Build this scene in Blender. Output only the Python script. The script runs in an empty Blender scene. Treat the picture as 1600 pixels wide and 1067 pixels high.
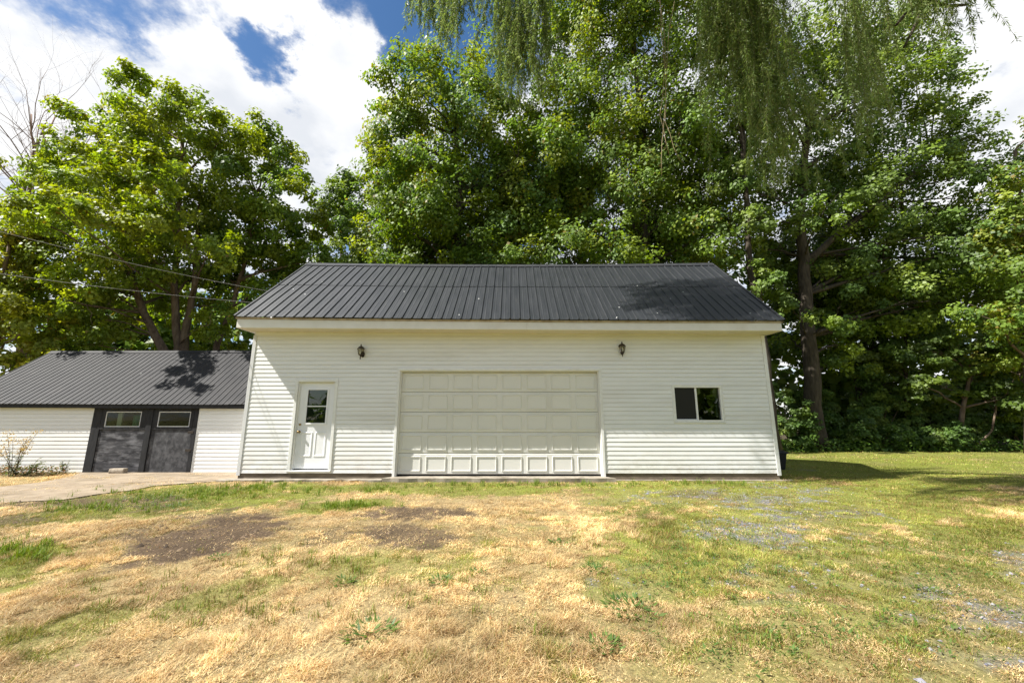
import bpy, math, random
import numpy as np
from mathutils import Vector

rng = np.random.default_rng(7)
random.seed(7)
S = bpy.context.scene
C = S.collection

# ------------------------------------------------------------------ camera, sky, sun, exposure
EYE = 1.38
PITCH = math.radians(11.1)
FPX = 623.0                                   # focal length in pixels of the 1600 px wide photograph
cam_d = bpy.data.cameras.new('camera')
cam_d.sensor_width = 36.0
cam_d.lens = FPX / 1600 * 36.0
cam_d.clip_start = 0.05
cam_d.clip_end = 2000
cam = bpy.data.objects.new('camera', cam_d)
cam.location = (0, 0, EYE)
cam.rotation_euler = (math.radians(90) + PITCH, 0, 0)
C.objects.link(cam)
S.camera = cam

SUN_DIR = Vector((1.78, 0.50, -2.30)).normalized()     # the way the light travels
sun_d = bpy.data.lights.new('sun', 'SUN')
sun_d.energy = 5.0
sun_d.angle = math.radians(0.53)
sun_d.color = (1.0, 0.965, 0.90)
sun = bpy.data.objects.new('sun', sun_d)
sun.rotation_euler = SUN_DIR.to_track_quat('-Z', 'Y').to_euler()
sun.location = (-20, -10, 30)
C.objects.link(sun)

S.view_settings.view_transform = 'Standard'
S.view_settings.look = 'None'
S.view_settings.gamma = 1.0
S.view_settings.use_curve_mapping = False
S.view_settings.exposure = 1.25
S.render.engine = 'CYCLES'
S.cycles.max_bounces = 8
S.cycles.diffuse_bounces = 5
S.cycles.glossy_bounces = 3
S.cycles.transmission_bounces = 5
S.cycles.transparent_max_bounces = 8
S.cycles.caustics_reflective = False
S.cycles.caustics_refractive = False
S.cycles.use_denoising = True
S.cycles.denoiser = 'OPENIMAGEDENOISE'
S.cycles.denoising_input_passes = 'RGB_ALBEDO_NORMAL'
S.cycles.denoising_prefilter = 'NONE'

cp, sp = math.cos(PITCH), math.sin(PITCH)
def at(u, v, Y):
    """World point seen at photograph pixel (u, v) on the upright plane y = Y."""
    x, y = (u - 800) / FPX, -(v - 533.5) / FPX
    t = Y / (cp - y * sp)
    return Vector((x * t, Y, EYE + (sp + y * cp) * t))
def ground_at(u, v):
    x, y = (u - 800) / FPX, -(v - 533.5) / FPX
    t = -EYE / (sp + y * cp)
    return Vector((x * t, (cp - y * sp) * t, 0))
def pix(X, Y, Z):
    Z = Z - EYE
    d = np.maximum(Y * cp + Z * sp, 0.05)
    return 800 + FPX * X / d, 533.5 - FPX * (Z * cp - Y * sp) / d

# sky: physical blue with broken cumulus in front of it
W = bpy.data.worlds.new('World')
S.world = W
W.use_nodes = True
nt = W.node_tree
nt.nodes.clear()
def N(tree, kind, **kw):
    n = tree.nodes.new(kind)
    for k, v in kw.items():
        setattr(n, k, v)
    return n
def wmath(op, a, b=None, tree=nt):
    n = N(tree, 'ShaderNodeMath', operation=op)
    for i, q in enumerate((a, b)):
        if q is None:
            continue
        if isinstance(q, (int, float)):
            n.inputs[i].default_value = q
        else:
            tree.links.new(q, n.inputs[i])
    return n.outputs[0]
out = N(nt, 'ShaderNodeOutputWorld')
sky = N(nt, 'ShaderNodeTexSky', sky_type='NISHITA')
sky.sun_disc = False
sky.sun_elevation = math.radians(51.2)
sky.sun_rotation = math.radians(254.3)
sky.altitude = 80
sky.air_density = 1.0
sky.dust_density = 0.6
sky.ozone_density = 1.2
bg_sky = N(nt, 'ShaderNodeBackground')
bg_sky.inputs['Strength'].default_value = 0.062
hsv = N(nt, 'ShaderNodeHueSaturation')
hsv.inputs['Saturation'].default_value = 1.25
nt.links.new(sky.outputs[0], hsv.inputs['Color'])
nt.links.new(hsv.outputs[0], bg_sky.inputs['Color'])
tc = N(nt, 'ShaderNodeTexCoord')
sep = N(nt, 'ShaderNodeSeparateXYZ')
nt.links.new(tc.outputs['Generated'], sep.inputs[0])
zz = wmath('ADD', wmath('MAXIMUM', sep.outputs[2], 0.0), 0.22)
px_ = wmath('DIVIDE', sep.outputs[0], zz)
py_ = wmath('DIVIDE', sep.outputs[1], zz)
comb = N(nt, 'ShaderNodeCombineXYZ')
nt.links.new(px_, comb.inputs[0]); nt.links.new(py_, comb.inputs[1])
comb.inputs[2].default_value = 3.7
cn = N(nt, 'ShaderNodeTexNoise')
cn.inputs['Scale'].default_value = 5.5
cn.inputs['Detail'].default_value = 13
cn.inputs['Roughness'].default_value = 0.60
nt.links.new(comb.outputs[0], cn.inputs['Vector'])
val = wmath('ADD', wmath('MULTIPLY', cn.outputs['Fac'], 2.8), -0.90)
cw = N(nt, 'ShaderNodeTexNoise')
cw.inputs['Scale'].default_value = 7.0
cw.inputs['Detail'].default_value = 9
cw.inputs['Roughness'].default_value = 0.62
nt.links.new(comb.outputs[0], cw.inputs['Vector'])
wv = N(nt, 'ShaderNodeVectorMath', operation='MULTIPLY_ADD')
nt.links.new(cw.outputs['Color'], wv.inputs[0])
wv.inputs[1].default_value = (.22, .22, .22)
wv.inputs[2].default_value = (-.11, -.11, -.11)
wa = N(nt, 'ShaderNodeVectorMath', operation='ADD')
nt.links.new(tc.outputs['Generated'], wa.inputs[0]); nt.links.new(wv.outputs[0], wa.inputs[1])
wn = N(nt, 'ShaderNodeVectorMath', operation='NORMALIZE')
nt.links.new(wa.outputs[0], wn.inputs[0])
ragged_dir = wn.outputs[0]
def sky_blob(u, v, rad_px, w):
    """broad cloud bank (w > 0) or opening (w < 0) in the direction of one part of the sky"""
    global val
    d = at(u, v, 10) - Vector((0, 0, EYE))
    d.normalize()
    dp = N(nt, 'ShaderNodeVectorMath', operation='DOT_PRODUCT')
    nt.links.new(ragged_dir, dp.inputs[0])
    dp.inputs[1].default_value = d
    k = (FPX / rad_px) ** 2
    e = wmath('EXPONENT', wmath('MULTIPLY', wmath('SUBTRACT', dp.outputs['Value'], 1.0), 2 * k))
    val = wmath('ADD', val, wmath('MULTIPLY', e, w))
for b in [(150, 110, 210, .40), (540, 170, 120, .45), (300, 150, 110, .40), (380, 250, 120, .25), (1560, 120, 280, .65), (560, 70, 70, .5), (400, 18, 36, .35), (490, 110, 50, .4),
          (446, 120, 40, -1.15), (408, 84, 26, -.75), (300, 25, 34, -.3), (455, 68, 18, -.45), (340, 14, 26, -.45), (490, -2, 36, -.8), (600, -32, 62, -1.1), (720, 55, 62, -.95), (655, 95, 40, -.85), (640, 20, 40, -.7), (95, -12, 60, -.75)]:
    sky_blob(*b)
ramp = N(nt, 'ShaderNodeValToRGB')
ramp.color_ramp.interpolation = 'B_SPLINE'
ramp.color_ramp.elements[0].position = 0.38
ramp.color_ramp.elements[1].position = 0.70
nt.links.new(val, ramp.inputs[0])
cn2 = N(nt, 'ShaderNodeTexNoise')
cn2.inputs['Scale'].default_value = 4.5
cn2.inputs['Detail'].default_value = 8
mp = N(nt, 'ShaderNodeMapping')
mp.inputs['Location'].default_value = (0.11, 0.07, 1.3)
nt.links.new(comb.outputs[0], mp.inputs['Vector'])
nt.links.new(mp.outputs[0], cn2.inputs['Vector'])
ramp2 = N(nt, 'ShaderNodeValToRGB')
ramp2.color_ramp.elements[0].position = 0.36
ramp2.color_ramp.elements[0].color = (0.72, 0.75, 0.80, 1)
ramp2.color_ramp.elements[1].position = 0.60
ramp2.color_ramp.elements[1].color = (1.0, 1.0, 1.0, 1)
nt.links.new(cn2.outputs['Fac'], ramp2.inputs[0])
bg_cl = N(nt, 'ShaderNodeBackground')
bg_cl.inputs['Strength'].default_value = 0.48
nt.links.new(ramp2.outputs[0], bg_cl.inputs['Color'])
mixs = N(nt, 'ShaderNodeMixShader')
nt.links.new(ramp.outputs[0], mixs.inputs[0])
nt.links.new(bg_sky.outputs[0], mixs.inputs[1])
nt.links.new(bg_cl.outputs[0], mixs.inputs[2])
nt.links.new(mixs.outputs[0], out.inputs['Surface'])

# ------------------------------------------------------------------ helpers
def tag(o, label=None, cat=None, group=None, kind=None):
    if label: o['label'] = label
    if cat: o['category'] = cat
    if group: o['group'] = group
    if kind: o['kind'] = kind
    return o
def empty(name, loc=(0, 0, 0), **kw):
    o = bpy.data.objects.new(name, None)
    o.location = loc
    o.empty_display_size = 0.2
    C.objects.link(o)
    return tag(o, **kw)
def link(name, me, parent=None):
    o = bpy.data.objects.new(name, me)
    C.objects.link(o)
    if parent is not None:
        o.parent = parent
        if parent.type == 'EMPTY':
            o.matrix_parent_inverse = parent.matrix_basis.inverted()
    return o
class MB:
    def __init__(s):
        s.v, s.f = [], []
    def add(s, vs, fs):
        n = len(s.v)
        s.v += [tuple(p) for p in vs]
        s.f += [tuple(i + n for i in q) for q in fs]
        return s
    def box(s, x0, x1, y0, y1, z0, z1):
        vs = [(x0, y0, z0), (x1, y0, z0), (x1, y1, z0), (x0, y1, z0), (x0, y0, z1), (x1, y0, z1), (x1, y1, z1), (x0, y1, z1)]
        return s.add(vs, [(0, 3, 2, 1), (4, 5, 6, 7), (0, 1, 5, 4), (1, 2, 6, 5), (2, 3, 7, 6), (3, 0, 4, 7)])
    def prism_x(s, prof, x0, x1, dz0=0, dz1=0):
        """closed (y, z) profile swept along x; dz0/dz1 shift the two ends"""
        n = len(prof)
        vs = [(x0, y, z + dz0) for y, z in prof] + [(x1, y, z + dz1) for y, z in prof]
        fs = [(i, (i + 1) % n, n + (i + 1) % n, n + i) for i in range(n)]
        return s.add(vs, fs + [tuple(range(n))[::-1], tuple(range(n, 2 * n))])
    def prism_y(s, prof, y0, y1):
        n = len(prof)
        vs = [(x, y0, z) for x, z in prof] + [(x, y1, z) for x, z in prof]
        fs = [(i, (i + 1) % n, n + (i + 1) % n, n + i) for i in range(n)]
        return s.add(vs, fs + [tuple(range(n))[::-1], tuple(range(n, 2 * n))])
    def prism_z(s, prof, z0, z1):
        n = len(prof)
        vs = [(x, y, z0) for x, y in prof] + [(x, y, z1) for x, y in prof]
        fs = [(i, (i + 1) % n, n + (i + 1) % n, n + i) for i in range(n)]
        return s.add(vs, fs + [tuple(range(n))[::-1], tuple(range(n, 2 * n))])
    def lathe(s, prof, cx, cy, n=10):
        """(r, z) profile turned about a vertical axis"""
        vs, fs = [], []
        for r, z in prof:
            for k in range(n):
                a = 2 * math.pi * k / n
                vs.append((cx + r * math.cos(a), cy + r * math.sin(a), z))
        for i in range(len(prof) - 1):
            for k in range(n):
                k2 = (k + 1) % n
                fs.append((i * n + k, i * n + k2, (i + 1) * n + k2, (i + 1) * n + k))
        fs.append(tuple(range(n))[::-1])
        fs.append(tuple(range((len(prof) - 1) * n, len(prof) * n)))
        return s.add(vs, fs)
    def tube(s, pts, radii, n=7):
        pts = [Vector(p) for p in pts]
        vs, fs = [], []
        ref = Vector((0.31, 0.87, 0.13))
        for i, p in enumerate(pts):
            d = (pts[min(i + 1, len(pts) - 1)] - pts[max(i - 1, 0)])
            if d.length < 1e-6: d = Vector((0, 0, 1))
            d.normalize()
            a = d.cross(ref)
            if a.length < 1e-3: a = d.cross(Vector((1, 0, 0)))
            a.normalize(); b = d.cross(a)
            for k in range(n):
                t = 2 * math.pi * k / n
                vs.append(p + (a * math.cos(t) + b * math.sin(t)) * radii[i])
        for i in range(len(pts) - 1):
            for k in range(n):
                k2 = (k + 1) % n
                fs.append((i * n + k, i * n + k2, (i + 1) * n + k2, (i + 1) * n + k))
        fs.append(tuple(range(n))[::-1])
        fs.append(tuple(range((len(pts) - 1) * n, len(pts) * n)))
        return s.add(vs, fs)
    def build(s, name, mat, parent=None, smooth=False, bevel=0):
        me = bpy.data.meshes.new(name)
        me.from_pydata(s.v, [], s.f)
        me.materials.append(mat)
        if smooth:
            me.polygons.foreach_set('use_smooth', [True] * len(me.polygons))
        me.update()
        o = link(name, me, parent)
        if bevel:
            m = o.modifiers.new('bevel', 'BEVEL')
            m.width = bevel; m.segments = 2; m.limit_method = 'ANGLE'
        return o
def np_mesh(name, V, F, mat, parent=None, col=None, smooth=False):
    """V (n,3), F (m,k) arrays -> object; col (n,3) goes into the colour attribute 'tint'"""
    me = bpy.data.meshes.new(name)
    n, (m, k) = len(V), F.shape
    me.vertices.add(n)
    me.vertices.foreach_set('co', np.ascontiguousarray(V, np.float32).ravel())
    me.loops.add(m * k)
    me.loops.foreach_set('vertex_index', np.ascontiguousarray(F, np.int32).ravel())
    me.polygons.add(m)
    me.polygons.foreach_set('loop_start', np.arange(0, m * k, k, dtype=np.int32))
    if smooth:
        me.polygons.foreach_set('use_smooth', np.ones(m, bool))
    me.update(calc_edges=True)
    if col is not None:
        a = me.color_attributes.new('tint', 'FLOAT_COLOR', 'POINT')
        a.data.foreach_set('color', np.concatenate([col, np.ones((n, 1))], 1).astype(np.float32).ravel())
    me.materials.append(mat)
    return link(name, me, parent)

def smooth01(x, a, b):
    t = np.clip((x - a) / (b - a), 0, 1)
    return t * t * (3 - 2 * t)
class VNoise:
    """value noise on a tiled lattice, for layout fields"""
    def __init__(s, seed, n=64):
        s.g = np.random.default_rng(seed).random((n, n)); s.n = n
    def one(s, x, y):
        xi, yi = np.floor(x).astype(int), np.floor(y).astype(int)
        fx, fy = x - xi, y - yi
        fx, fy = fx * fx * (3 - 2 * fx), fy * fy * (3 - 2 * fy)
        g, n = s.g, s.n
        a, b = g[xi % n, yi % n], g[(xi + 1) % n, yi % n]
        c, d = g[xi % n, (yi + 1) % n], g[(xi + 1) % n, (yi + 1) % n]
        return (a * (1 - fx) + b * fx) * (1 - fy) + (c * (1 - fx) + d * fx) * fy
    def fbm(s, x, y, o=4):
        v, amp, tot = 0, 1.0, 0
        for i in range(o):
            v = v + amp * s.one(x * 2 ** i + 13.1 * i, y * 2 ** i + 7.7 * i); tot += amp; amp *= 0.5
        return v / tot

# ------------------------------------------------------------------ materials
def mat(name, base=(.5, .5, .5), rough=.6, spec=.5, metal=0.0):
    m = bpy.data.materials.new(name)
    m.use_nodes = True
    b = m.node_tree.nodes['Principled BSDF']
    b.inputs['Base Color'].default_value = (*base, 1)
    b.inputs['Roughness'].default_value = rough
    b.inputs['Specular IOR Level'].default_value = spec
    b.inputs['Metallic'].default_value = metal
    return m
def noisy(name, c1, c2, scale=6, rough=.7, stretch=(1, 1, 1), lo=.35, hi=.65, bump=0.0, bscale=60, spec=.3, detail=8, rough2=None, c3=None, s3=2, lo3=.55, hi3=.7):
    """two-colour noise material in object space; an optional third colour in larger stains"""
    m = mat(name, c1, rough, spec)
    t = m.node_tree
    b = t.nodes['Principled BSDF']
    co = N(t, 'ShaderNodeTexCoord')
    mp = N(t, 'ShaderNodeMapping')
    mp.inputs['Scale'].default_value = stretch
    t.links.new(co.outputs['Object'], mp.inputs['Vector'])
    n1 = N(t, 'ShaderNodeTexNoise')
    n1.inputs['Scale'].default_value = scale
    n1.inputs['Detail'].default_value = detail
    n1.inputs['Roughness'].default_value = .62
    t.links.new(mp.outputs[0], n1.inputs['Vector'])
    r = N(t, 'ShaderNodeValToRGB')
    r.color_ramp.elements[0].position = lo; r.color_ramp.elements[0].color = (*c1, 1)
    r.color_ramp.elements[1].position = hi; r.color_ramp.elements[1].color = (*c2, 1)
    t.links.new(n1.outputs['Fac'], r.inputs[0])
    col = r.outputs[0]
    if c3:
        n3 = N(t, 'ShaderNodeTexNoise')
        n3.inputs['Scale'].default_value = s3
        n3.inputs['Detail'].default_value = 6
        t.links.new(mp.outputs[0], n3.inputs['Vector'])
        r3 = N(t, 'ShaderNodeValToRGB')
        r3.color_ramp.elements[0].position = lo3
        r3.color_ramp.elements[1].position = hi3
        t.links.new(n3.outputs['Fac'], r3.inputs[0])
        mx = N(t, 'ShaderNodeMix', data_type='RGBA')
        t.links.new(r3.outputs[0], mx.inputs['Factor'])
        t.links.new(col, mx.inputs['A'])
        mx.inputs['B'].default_value = (*c3, 1)
        col = mx.outputs['Result']
    t.links.new(col, b.inputs['Base Color'])
    if rough2 is not None:
        mr = N(t, 'ShaderNodeMapRange')
        mr.inputs['To Min'].default_value = rough
        mr.inputs['To Max'].default_value = rough2
        t.links.new(n1.outputs['Fac'], mr.inputs['Value'])
        t.links.new(mr.outputs[0], b.inputs['Roughness'])
    if bump:
        n2 = N(t, 'ShaderNodeTexNoise')
        n2.inputs['Scale'].default_value = bscale
        n2.inputs['Detail'].default_value = 5
        t.links.new(mp.outputs[0], n2.inputs['Vector'])
        bp = N(t, 'ShaderNodeBump')
        bp.inputs['Strength'].default_value = bump
        bp.inputs['Distance'].default_value = .01
        t.links.new(n2.outputs['Fac'], bp.inputs['Height'])
        t.links.new(bp.outputs[0], b.inputs['Normal'])
    return m
def leaf_mat(name, transl=.35, rough=.5, spec=.35, noise=0.0):
    """leaf: diffuse and gloss in front, light passing through, colour from the leaf's own tint"""
    m = mat(name, (.08, .12, .02), rough, spec)
    t = m.node_tree
    b = t.nodes['Principled BSDF']
    o = t.nodes['Material Output']
    a = N(t, 'ShaderNodeAttribute', attribute_name='tint')
    t.links.new(a.outputs['Color'], b.inputs['Base Color'])
    tr = N(t, 'ShaderNodeBsdfTranslucent')
    hs = N(t, 'ShaderNodeHueSaturation')
    hs.inputs['Hue'].default_value = .492
    hs.inputs['Saturation'].default_value = 1.1
    hs.inputs['Value'].default_value = 1.35
    t.links.new(a.outputs['Color'], hs.inputs['Color'])
    t.links.new(hs.outputs[0], tr.inputs['Color'])
    mx = N(t, 'ShaderNodeMixShader')
    mx.inputs[0].default_value = transl
    t.links.new(b.outputs[0], mx.inputs[1])
    t.links.new(tr.outputs[0], mx.inputs[2])
    t.links.new(mx.outputs[0], o.inputs['Surface'])
    return m
def glass_mat(name, tint=(.75, .8, .78), ior=1.45):
    m = bpy.data.materials.new(name)
    m.use_nodes = True
    t = m.node_tree
    t.nodes.clear()
    o = N(t, 'ShaderNodeOutputMaterial')
    tr = N(t, 'ShaderNodeBsdfTransparent'); tr.inputs[0].default_value = (*tint, 1)
    gl = N(t, 'ShaderNodeBsdfGlossy'); gl.inputs['Roughness'].default_value = .015
    fr = N(t, 'ShaderNodeFresnel'); fr.inputs['IOR'].default_value = ior
    mx = N(t, 'ShaderNodeMixShader')
    t.links.new(fr.outputs[0], mx.inputs[0])
    t.links.new(tr.outputs[0], mx.inputs[1]); t.links.new(gl.outputs[0], mx.inputs[2])
    t.links.new(mx.outputs[0], o.inputs['Surface'])
    return m

M = {}
M['siding'] = noisy('white_vinyl', (.725, .725, .715), (.775, .775, .765), 3.0, .42, (.5, 1, 3), c3=(.64, .62, .58), s3=1.1, lo3=.54, hi3=.85, spec=.4)
def splashed(m):
    """mud and algae thrown up on the lowest boards"""
    t = m.node_tree; b = t.nodes['Principled BSDF']
    src = b.inputs['Base Color'].links[0].from_socket
    co = N(t, 'ShaderNodeTexCoord'); sx = N(t, 'ShaderNodeSeparateXYZ')
    t.links.new(co.outputs['Object'], sx.inputs[0])
    mr = N(t, 'ShaderNodeMapRange'); mr.inputs['From Min'].default_value = .12; mr.inputs['From Max'].default_value = .75; mr.inputs['To Min'].default_value = .75; mr.inputs['To Max'].default_value = 0
    t.links.new(sx.outputs[2], mr.inputs['Value'])
    mp = N(t, 'ShaderNodeMapping'); mp.inputs['Scale'].default_value = (3.5, 1, 6)
    t.links.new(co.outputs['Object'], mp.inputs['Vector'])
    n = N(t, 'ShaderNodeTexNoise'); n.inputs['Scale'].default_value = 1.6; n.inputs['Detail'].default_value = 9; n.inputs['Roughness'].default_value = .68
    t.links.new(mp.outputs[0], n.inputs['Vector'])
    r = N(t, 'ShaderNodeValToRGB'); r.color_ramp.elements[0].position = .42; r.color_ramp.elements[1].position = .72
    t.links.new(n.outputs['Fac'], r.inputs[0])
    mu = N(t, 'ShaderNodeMath', operation='MULTIPLY'); t.links.new(mr.outputs[0], mu.inputs[0]); t.links.new(r.outputs[0], mu.inputs[1])
    mx = N(t, 'ShaderNodeMix', data_type='RGBA')
    t.links.new(mu.outputs[0], mx.inputs['Factor']); t.links.new(src, mx.inputs['A']); mx.inputs['B'].default_value = (.46, .41, .33, 1)
    t.links.new(mx.outputs['Result'], b.inputs['Base Color'])
def specked(m, scale=1.7, size=.035):
    """droppings and lichen spots on the roofing"""
    t = m.node_tree; b = t.nodes['Principled BSDF']
    src = b.inputs['Base Color'].links[0].from_socket
    co = N(t, 'ShaderNodeTexCoord'); v = N(t, 'ShaderNodeTexVoronoi'); v.inputs['Scale'].default_value = scale
    t.links.new(co.outputs['Object'], v.inputs['Vector'])
    l = N(t, 'ShaderNodeMath', operation='LESS_THAN'); l.inputs[1].default_value = size
    t.links.new(v.outputs['Distance'], l.inputs[0])
    mx = N(t, 'ShaderNodeMix', data_type='RGBA')
    t.links.new(l.outputs[0], mx.inputs['Factor']); t.links.new(src, mx.inputs['A']); mx.inputs['B'].default_value = (.42, .42, .40, 1)
    t.links.new(mx.outputs['Result'], b.inputs['Base Color'])
splashed(M['siding'])
M['shed_siding'] = noisy('shed_vinyl', (.74, .735, .715), (.79, .785, .77), 3.0, .42, (.5, 1, 3), spec=.4)
M['trim'] = noisy('white_trim', (.70, .70, .68), (.77, .77, .75), 9, .45, spec=.4, c3=(.60, .57, .51), s3=2, lo3=.6, hi3=.85)
M['trim_grey'] = noisy('grey_corner_trim', (.56, .56, .56), (.66, .66, .65), 14, .5, (1, 1, .3), spec=.4)
M['fascia'] = noisy('cream_fascia', (.66, .635, .575), (.73, .71, .66), 2.5, .45, (1, 1, 1), spec=.4, c3=(.58, .53, .46), s3=1.4, lo3=.6, hi3=.8)
M['rust'] = noisy('stained_drip_edge', (.26, .21, .175), (.46, .40, .35), 5, .7)
M['soffit'] = noisy('cream_soffit', (.58, .53, .44), (.64, .585, .49), 3, .55)
M['gdoor'] = noisy('beige_steel', (.66, .652, .61), (.705, .697, .655), 2.5, .45, c3=(.61, .60, .55), s3=.9, lo3=.5, hi3=.8, spec=.35)
M['pdoor'] = noisy('white_steel_door', (.76, .765, .79), (.80, .80, .82), 3, .4)
M['concrete'] = noisy('old_concrete', (.21, .182, .142), (.33, .29, .235), 7, .9, bump=.4, bscale=40, c3=(.11, .09, .062), s3=2.2, lo3=.52, hi3=.72)
M['drive'] = noisy('tan_concrete', (.19, .145, .098), (.285, .228, .162), 3.5, .92, bump=.4, bscale=30, c3=(.14, .11, .07), s3=1.0, lo3=.5, hi3=.7)
M['found'] = noisy('stained_foundation', (.105, .083, .058), (.20, .16, .115), 5, .9, (.6, 1, 2), bump=.4, bscale=40)
M['roof'] = noisy('charcoal_roofing', (.010, .012, .015), (.020, .022, .025), 1.5, .37, (7, .8, .8), lo=.3, hi=.7, spec=.46, rough2=.58, c3=(.04, .038, .036), s3=2.2, lo3=.62, hi3=.85)
M['shed_roof'] = noisy('black_roofing', (.022, .022, .024), (.036, .035, .036), 3, .62, lo=.3, hi=.7, spec=.12, c3=(.05, .047, .046), s3=3, lo3=.62, hi3=.8)
specked(M['roof']); specked(M['shed_roof'], 1.9, .03)
M['ridge'] = noisy('charcoal_ridge', (.02, .022, .026), (.04, .04, .043), 4, .5)
M['blackwood'] = noisy('black_painted_wood', (.011, .011, .012), (.026, .026, .028), 18, .75, (1, 1, .25), bump=.3, bscale=60)
M['weathered'] = noisy('weathered_plywood', (.022, .022, .025), (.17, .17, .18), 3.2, .85, (1.0, 1, 3.2), lo=.42, hi=.66, bump=.4, bscale=30, c3=(.05, .05, .055), s3=2.6, lo3=.5, hi3=.62)
M['weathered2'] = noisy('weathered_board', (.035, .035, .038), (.12, .12, .125), 7, .85, (1.0, 1, .8), lo=.4, hi=.68, bump=.4, bscale=30, c3=(.035, .035, .038), s3=3.6, lo3=.54, hi3=.66)
M['iron'] = noisy('bronze_iron', (.018, .012, .008), (.045, .032, .022), 40, .55, spec=.4)
M['lamp_glass'] = glass_mat('lantern_glass', (.85, .84, .78))
M['glass'] = glass_mat('window_glass', (.55, .6, .56), 1.75)
M['shed_glass'] = glass_mat('clear_glass', (.8, .85, .8), 1.26)
M['screen'] = mat('insect_screen', (.028, .028, .026), .9, .1)
M['dark'] = mat('dark_interior', (.03, .029, .027), .95, .1)
M['brass'] = mat('tarnished_brass', (.30, .21, .09), .35, .5, .8)
M['rubber'] = mat('black_rubber', (.012, .012, .012), .8, .2)
M['bark'] = noisy('dark_bark', (.030, .024, .018), (.085, .068, .05), 9, .95, (1, 1, .22), bump=1.0, bscale=22)
M['bark_light'] = noisy('brown_bark', (.075, .05, .034), (.17, .125, .088), 9, .95, (1, 1, .25), bump=1.0, bscale=22)
M['bark_red'] = noisy('reddish_bark', (.11, .06, .04), (.21, .15, .115), 10, .9, (1, 1, .3))
M['leaf'] = leaf_mat('broad_leaf', .43)
M['willow'] = leaf_mat('willow_leaf', .45)
M['grass'] = leaf_mat('grass_blade', .25, .6, .25)
M['stem'] = mat('willow_stem', (.22, .17, .085), .7, .3)
M['willow_twig'] = mat('willow_twig', (.13, .12, .045), .7, .3)
M['wire'] = mat('pale_cable', (.20, .195, .18), .5, .4)
M['binplastic'] = noisy('dark_grey_plastic', (.012, .012, .012), (.025, .024, .024), 8, .5)
M['stone'] = noisy('weathered_block', (.30, .25, .19), (.44, .38, .30), 22, .95, bump=.6, bscale=50)
M['green_stuff'] = noisy('green_plastic', (.03, .12, .075), (.05, .17, .11), 4, .4)
M['pale_board'] = mat('pale_board', (.42, .41, .31), .8, .2)

# ------------------------------------------------------------------ layout fields of the lawn
VA, VB, VC = VNoise(3), VNoise(11), VNoise(29)
def blobs_field(u, v, lst, wob):
    f = np.zeros_like(u)
    for (cu, cv, ru, rv, sl, w) in lst:       # sl: tilt of the patch
        dv = v - cv - sl * (u - cu)
        q = np.sqrt(((u - cu) / ru) ** 2 + (dv / rv) ** 2) + wob
        f = np.maximum(f, w * (1 - smooth01(q, .65, 1.15)))
    return f
DIRT = [(285, 843, 140, 30, -.20, 1), (640, 838, 78, 17, 0, .9), (640, 801, 110, 10, 0, .95), (515, 838, 38, 14, -.2, .6),
        (130, 790, 150, 13, -.05, .8), (30, 812, 70, 13, -.03, .8), (210, 833, 110, 12, -.25, .75), (60, 845, 70, 8, -.1, .6), (1080, 772, 40, 6, 0, .5), (1310, 800, 60, 10, 0, .4)]
GRAVEL = [(1180, 845, 190, 75, 0, .55), (1190, 830, 90, 36, 0, .75), (1100, 870, 85, 45, 0, .75), (1060, 845, 50, 25, 0, .6), (1150, 905, 70, 30, 0, .6), (1280, 850, 80, 20, 0, .6), (1215, 812, 50, 16, 0, .85), (1540, 960, 90, 30, 0, .55), (1520, 1035, 90, 25, 0, .5), (1210, 925, 60, 30, 0, .5),
          (1590, 880, 40, 20, 0, .7), (1010, 832, 40, 20, 0, .5), (1360, 790, 45, 12, 0, .5)]
GREEN = [(300, 775, 210, 22, -.03, .85), (130, 800, 240, 18, -.12, .8), (60, 868, 90, 28, -.15, .75), (10, 890, 60, 30, 0, .7), (650, 764, 300, 13, 0, .75), (1080, 764, 230, 14, 0, .75),
         (1430, 735, 320, 45, 0, 1.0), (1400, 790, 350, 45, 0, .72), (1080, 840, 190, 75, 0, .6), (1400, 880, 290, 75, 0, .60), (1150, 880, 210, 75, 0, .55), (1350, 1000, 350, 80, 0, .34),
         (130, 980, 110, 30, -.2, .45), (330, 940, 130, 26, -.3, .35), (600, 885, 150, 25, -.1, .32), (40, 1010, 90, 40, 0, .4), (540, 790, 90, 9, -.1, .8), (1540, 830, 120, 40, 0, .8)]
def fields(x, y):
    u, v = pix(x, y, 0.0)
    n1 = VA.fbm(x * 1.1 + 40, y * 1.1 + 40, 5)
    n2 = VB.fbm(x * .45 + 20, y * .45 + 20, 4)
    n3 = VC.fbm(x * 3.2 + 90, y * 3.2 + 90, 3)
    wob = (n1 - .5) * 1.5 + (n3 - .5) * .7 + (VB.fbm(x * 7.5 + 11, y * 7.5 + 23, 3) - .5) * .9
    infr = (u > -400) & (u < 2000) & (y > 1)
    dirt = np.where(infr, blobs_field(u, v, DIRT, wob * .85), 0)
    grav = np.where(infr, blobs_field(u, v, GRAVEL, wob * 1.9), 0) * (.10 + 1.0 * smooth01(n3, .40, .62))
    green = np.where(infr, blobs_field(u, v, GREEN, wob), .5)
    green = np.clip(green * (.62 + .9 * n1) + (n2 - .5) * .35 + (n3 - .5) * .36 + .075, 0, 1)
    far = smooth01(y, 14, 17)
    green = green * (1 - far) + far * np.clip(.9 + (n1 - .5) * .6, 0, 1)
    return u, v, dirt, np.clip(grav * (1 - .75 * smooth01(n1, .5, .62)), 0, 1), green, n1, n2, n3
def ground_z(x, y):
    flat = smooth01(np.abs(y - 9.5), .8, 3.0)
    return (VA.fbm(x * .35 + 70, y * .35 + 70, 3) - .5) * .10 * flat * (1 - smooth01(np.abs(x) + np.abs(y), 40, 60))
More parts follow.
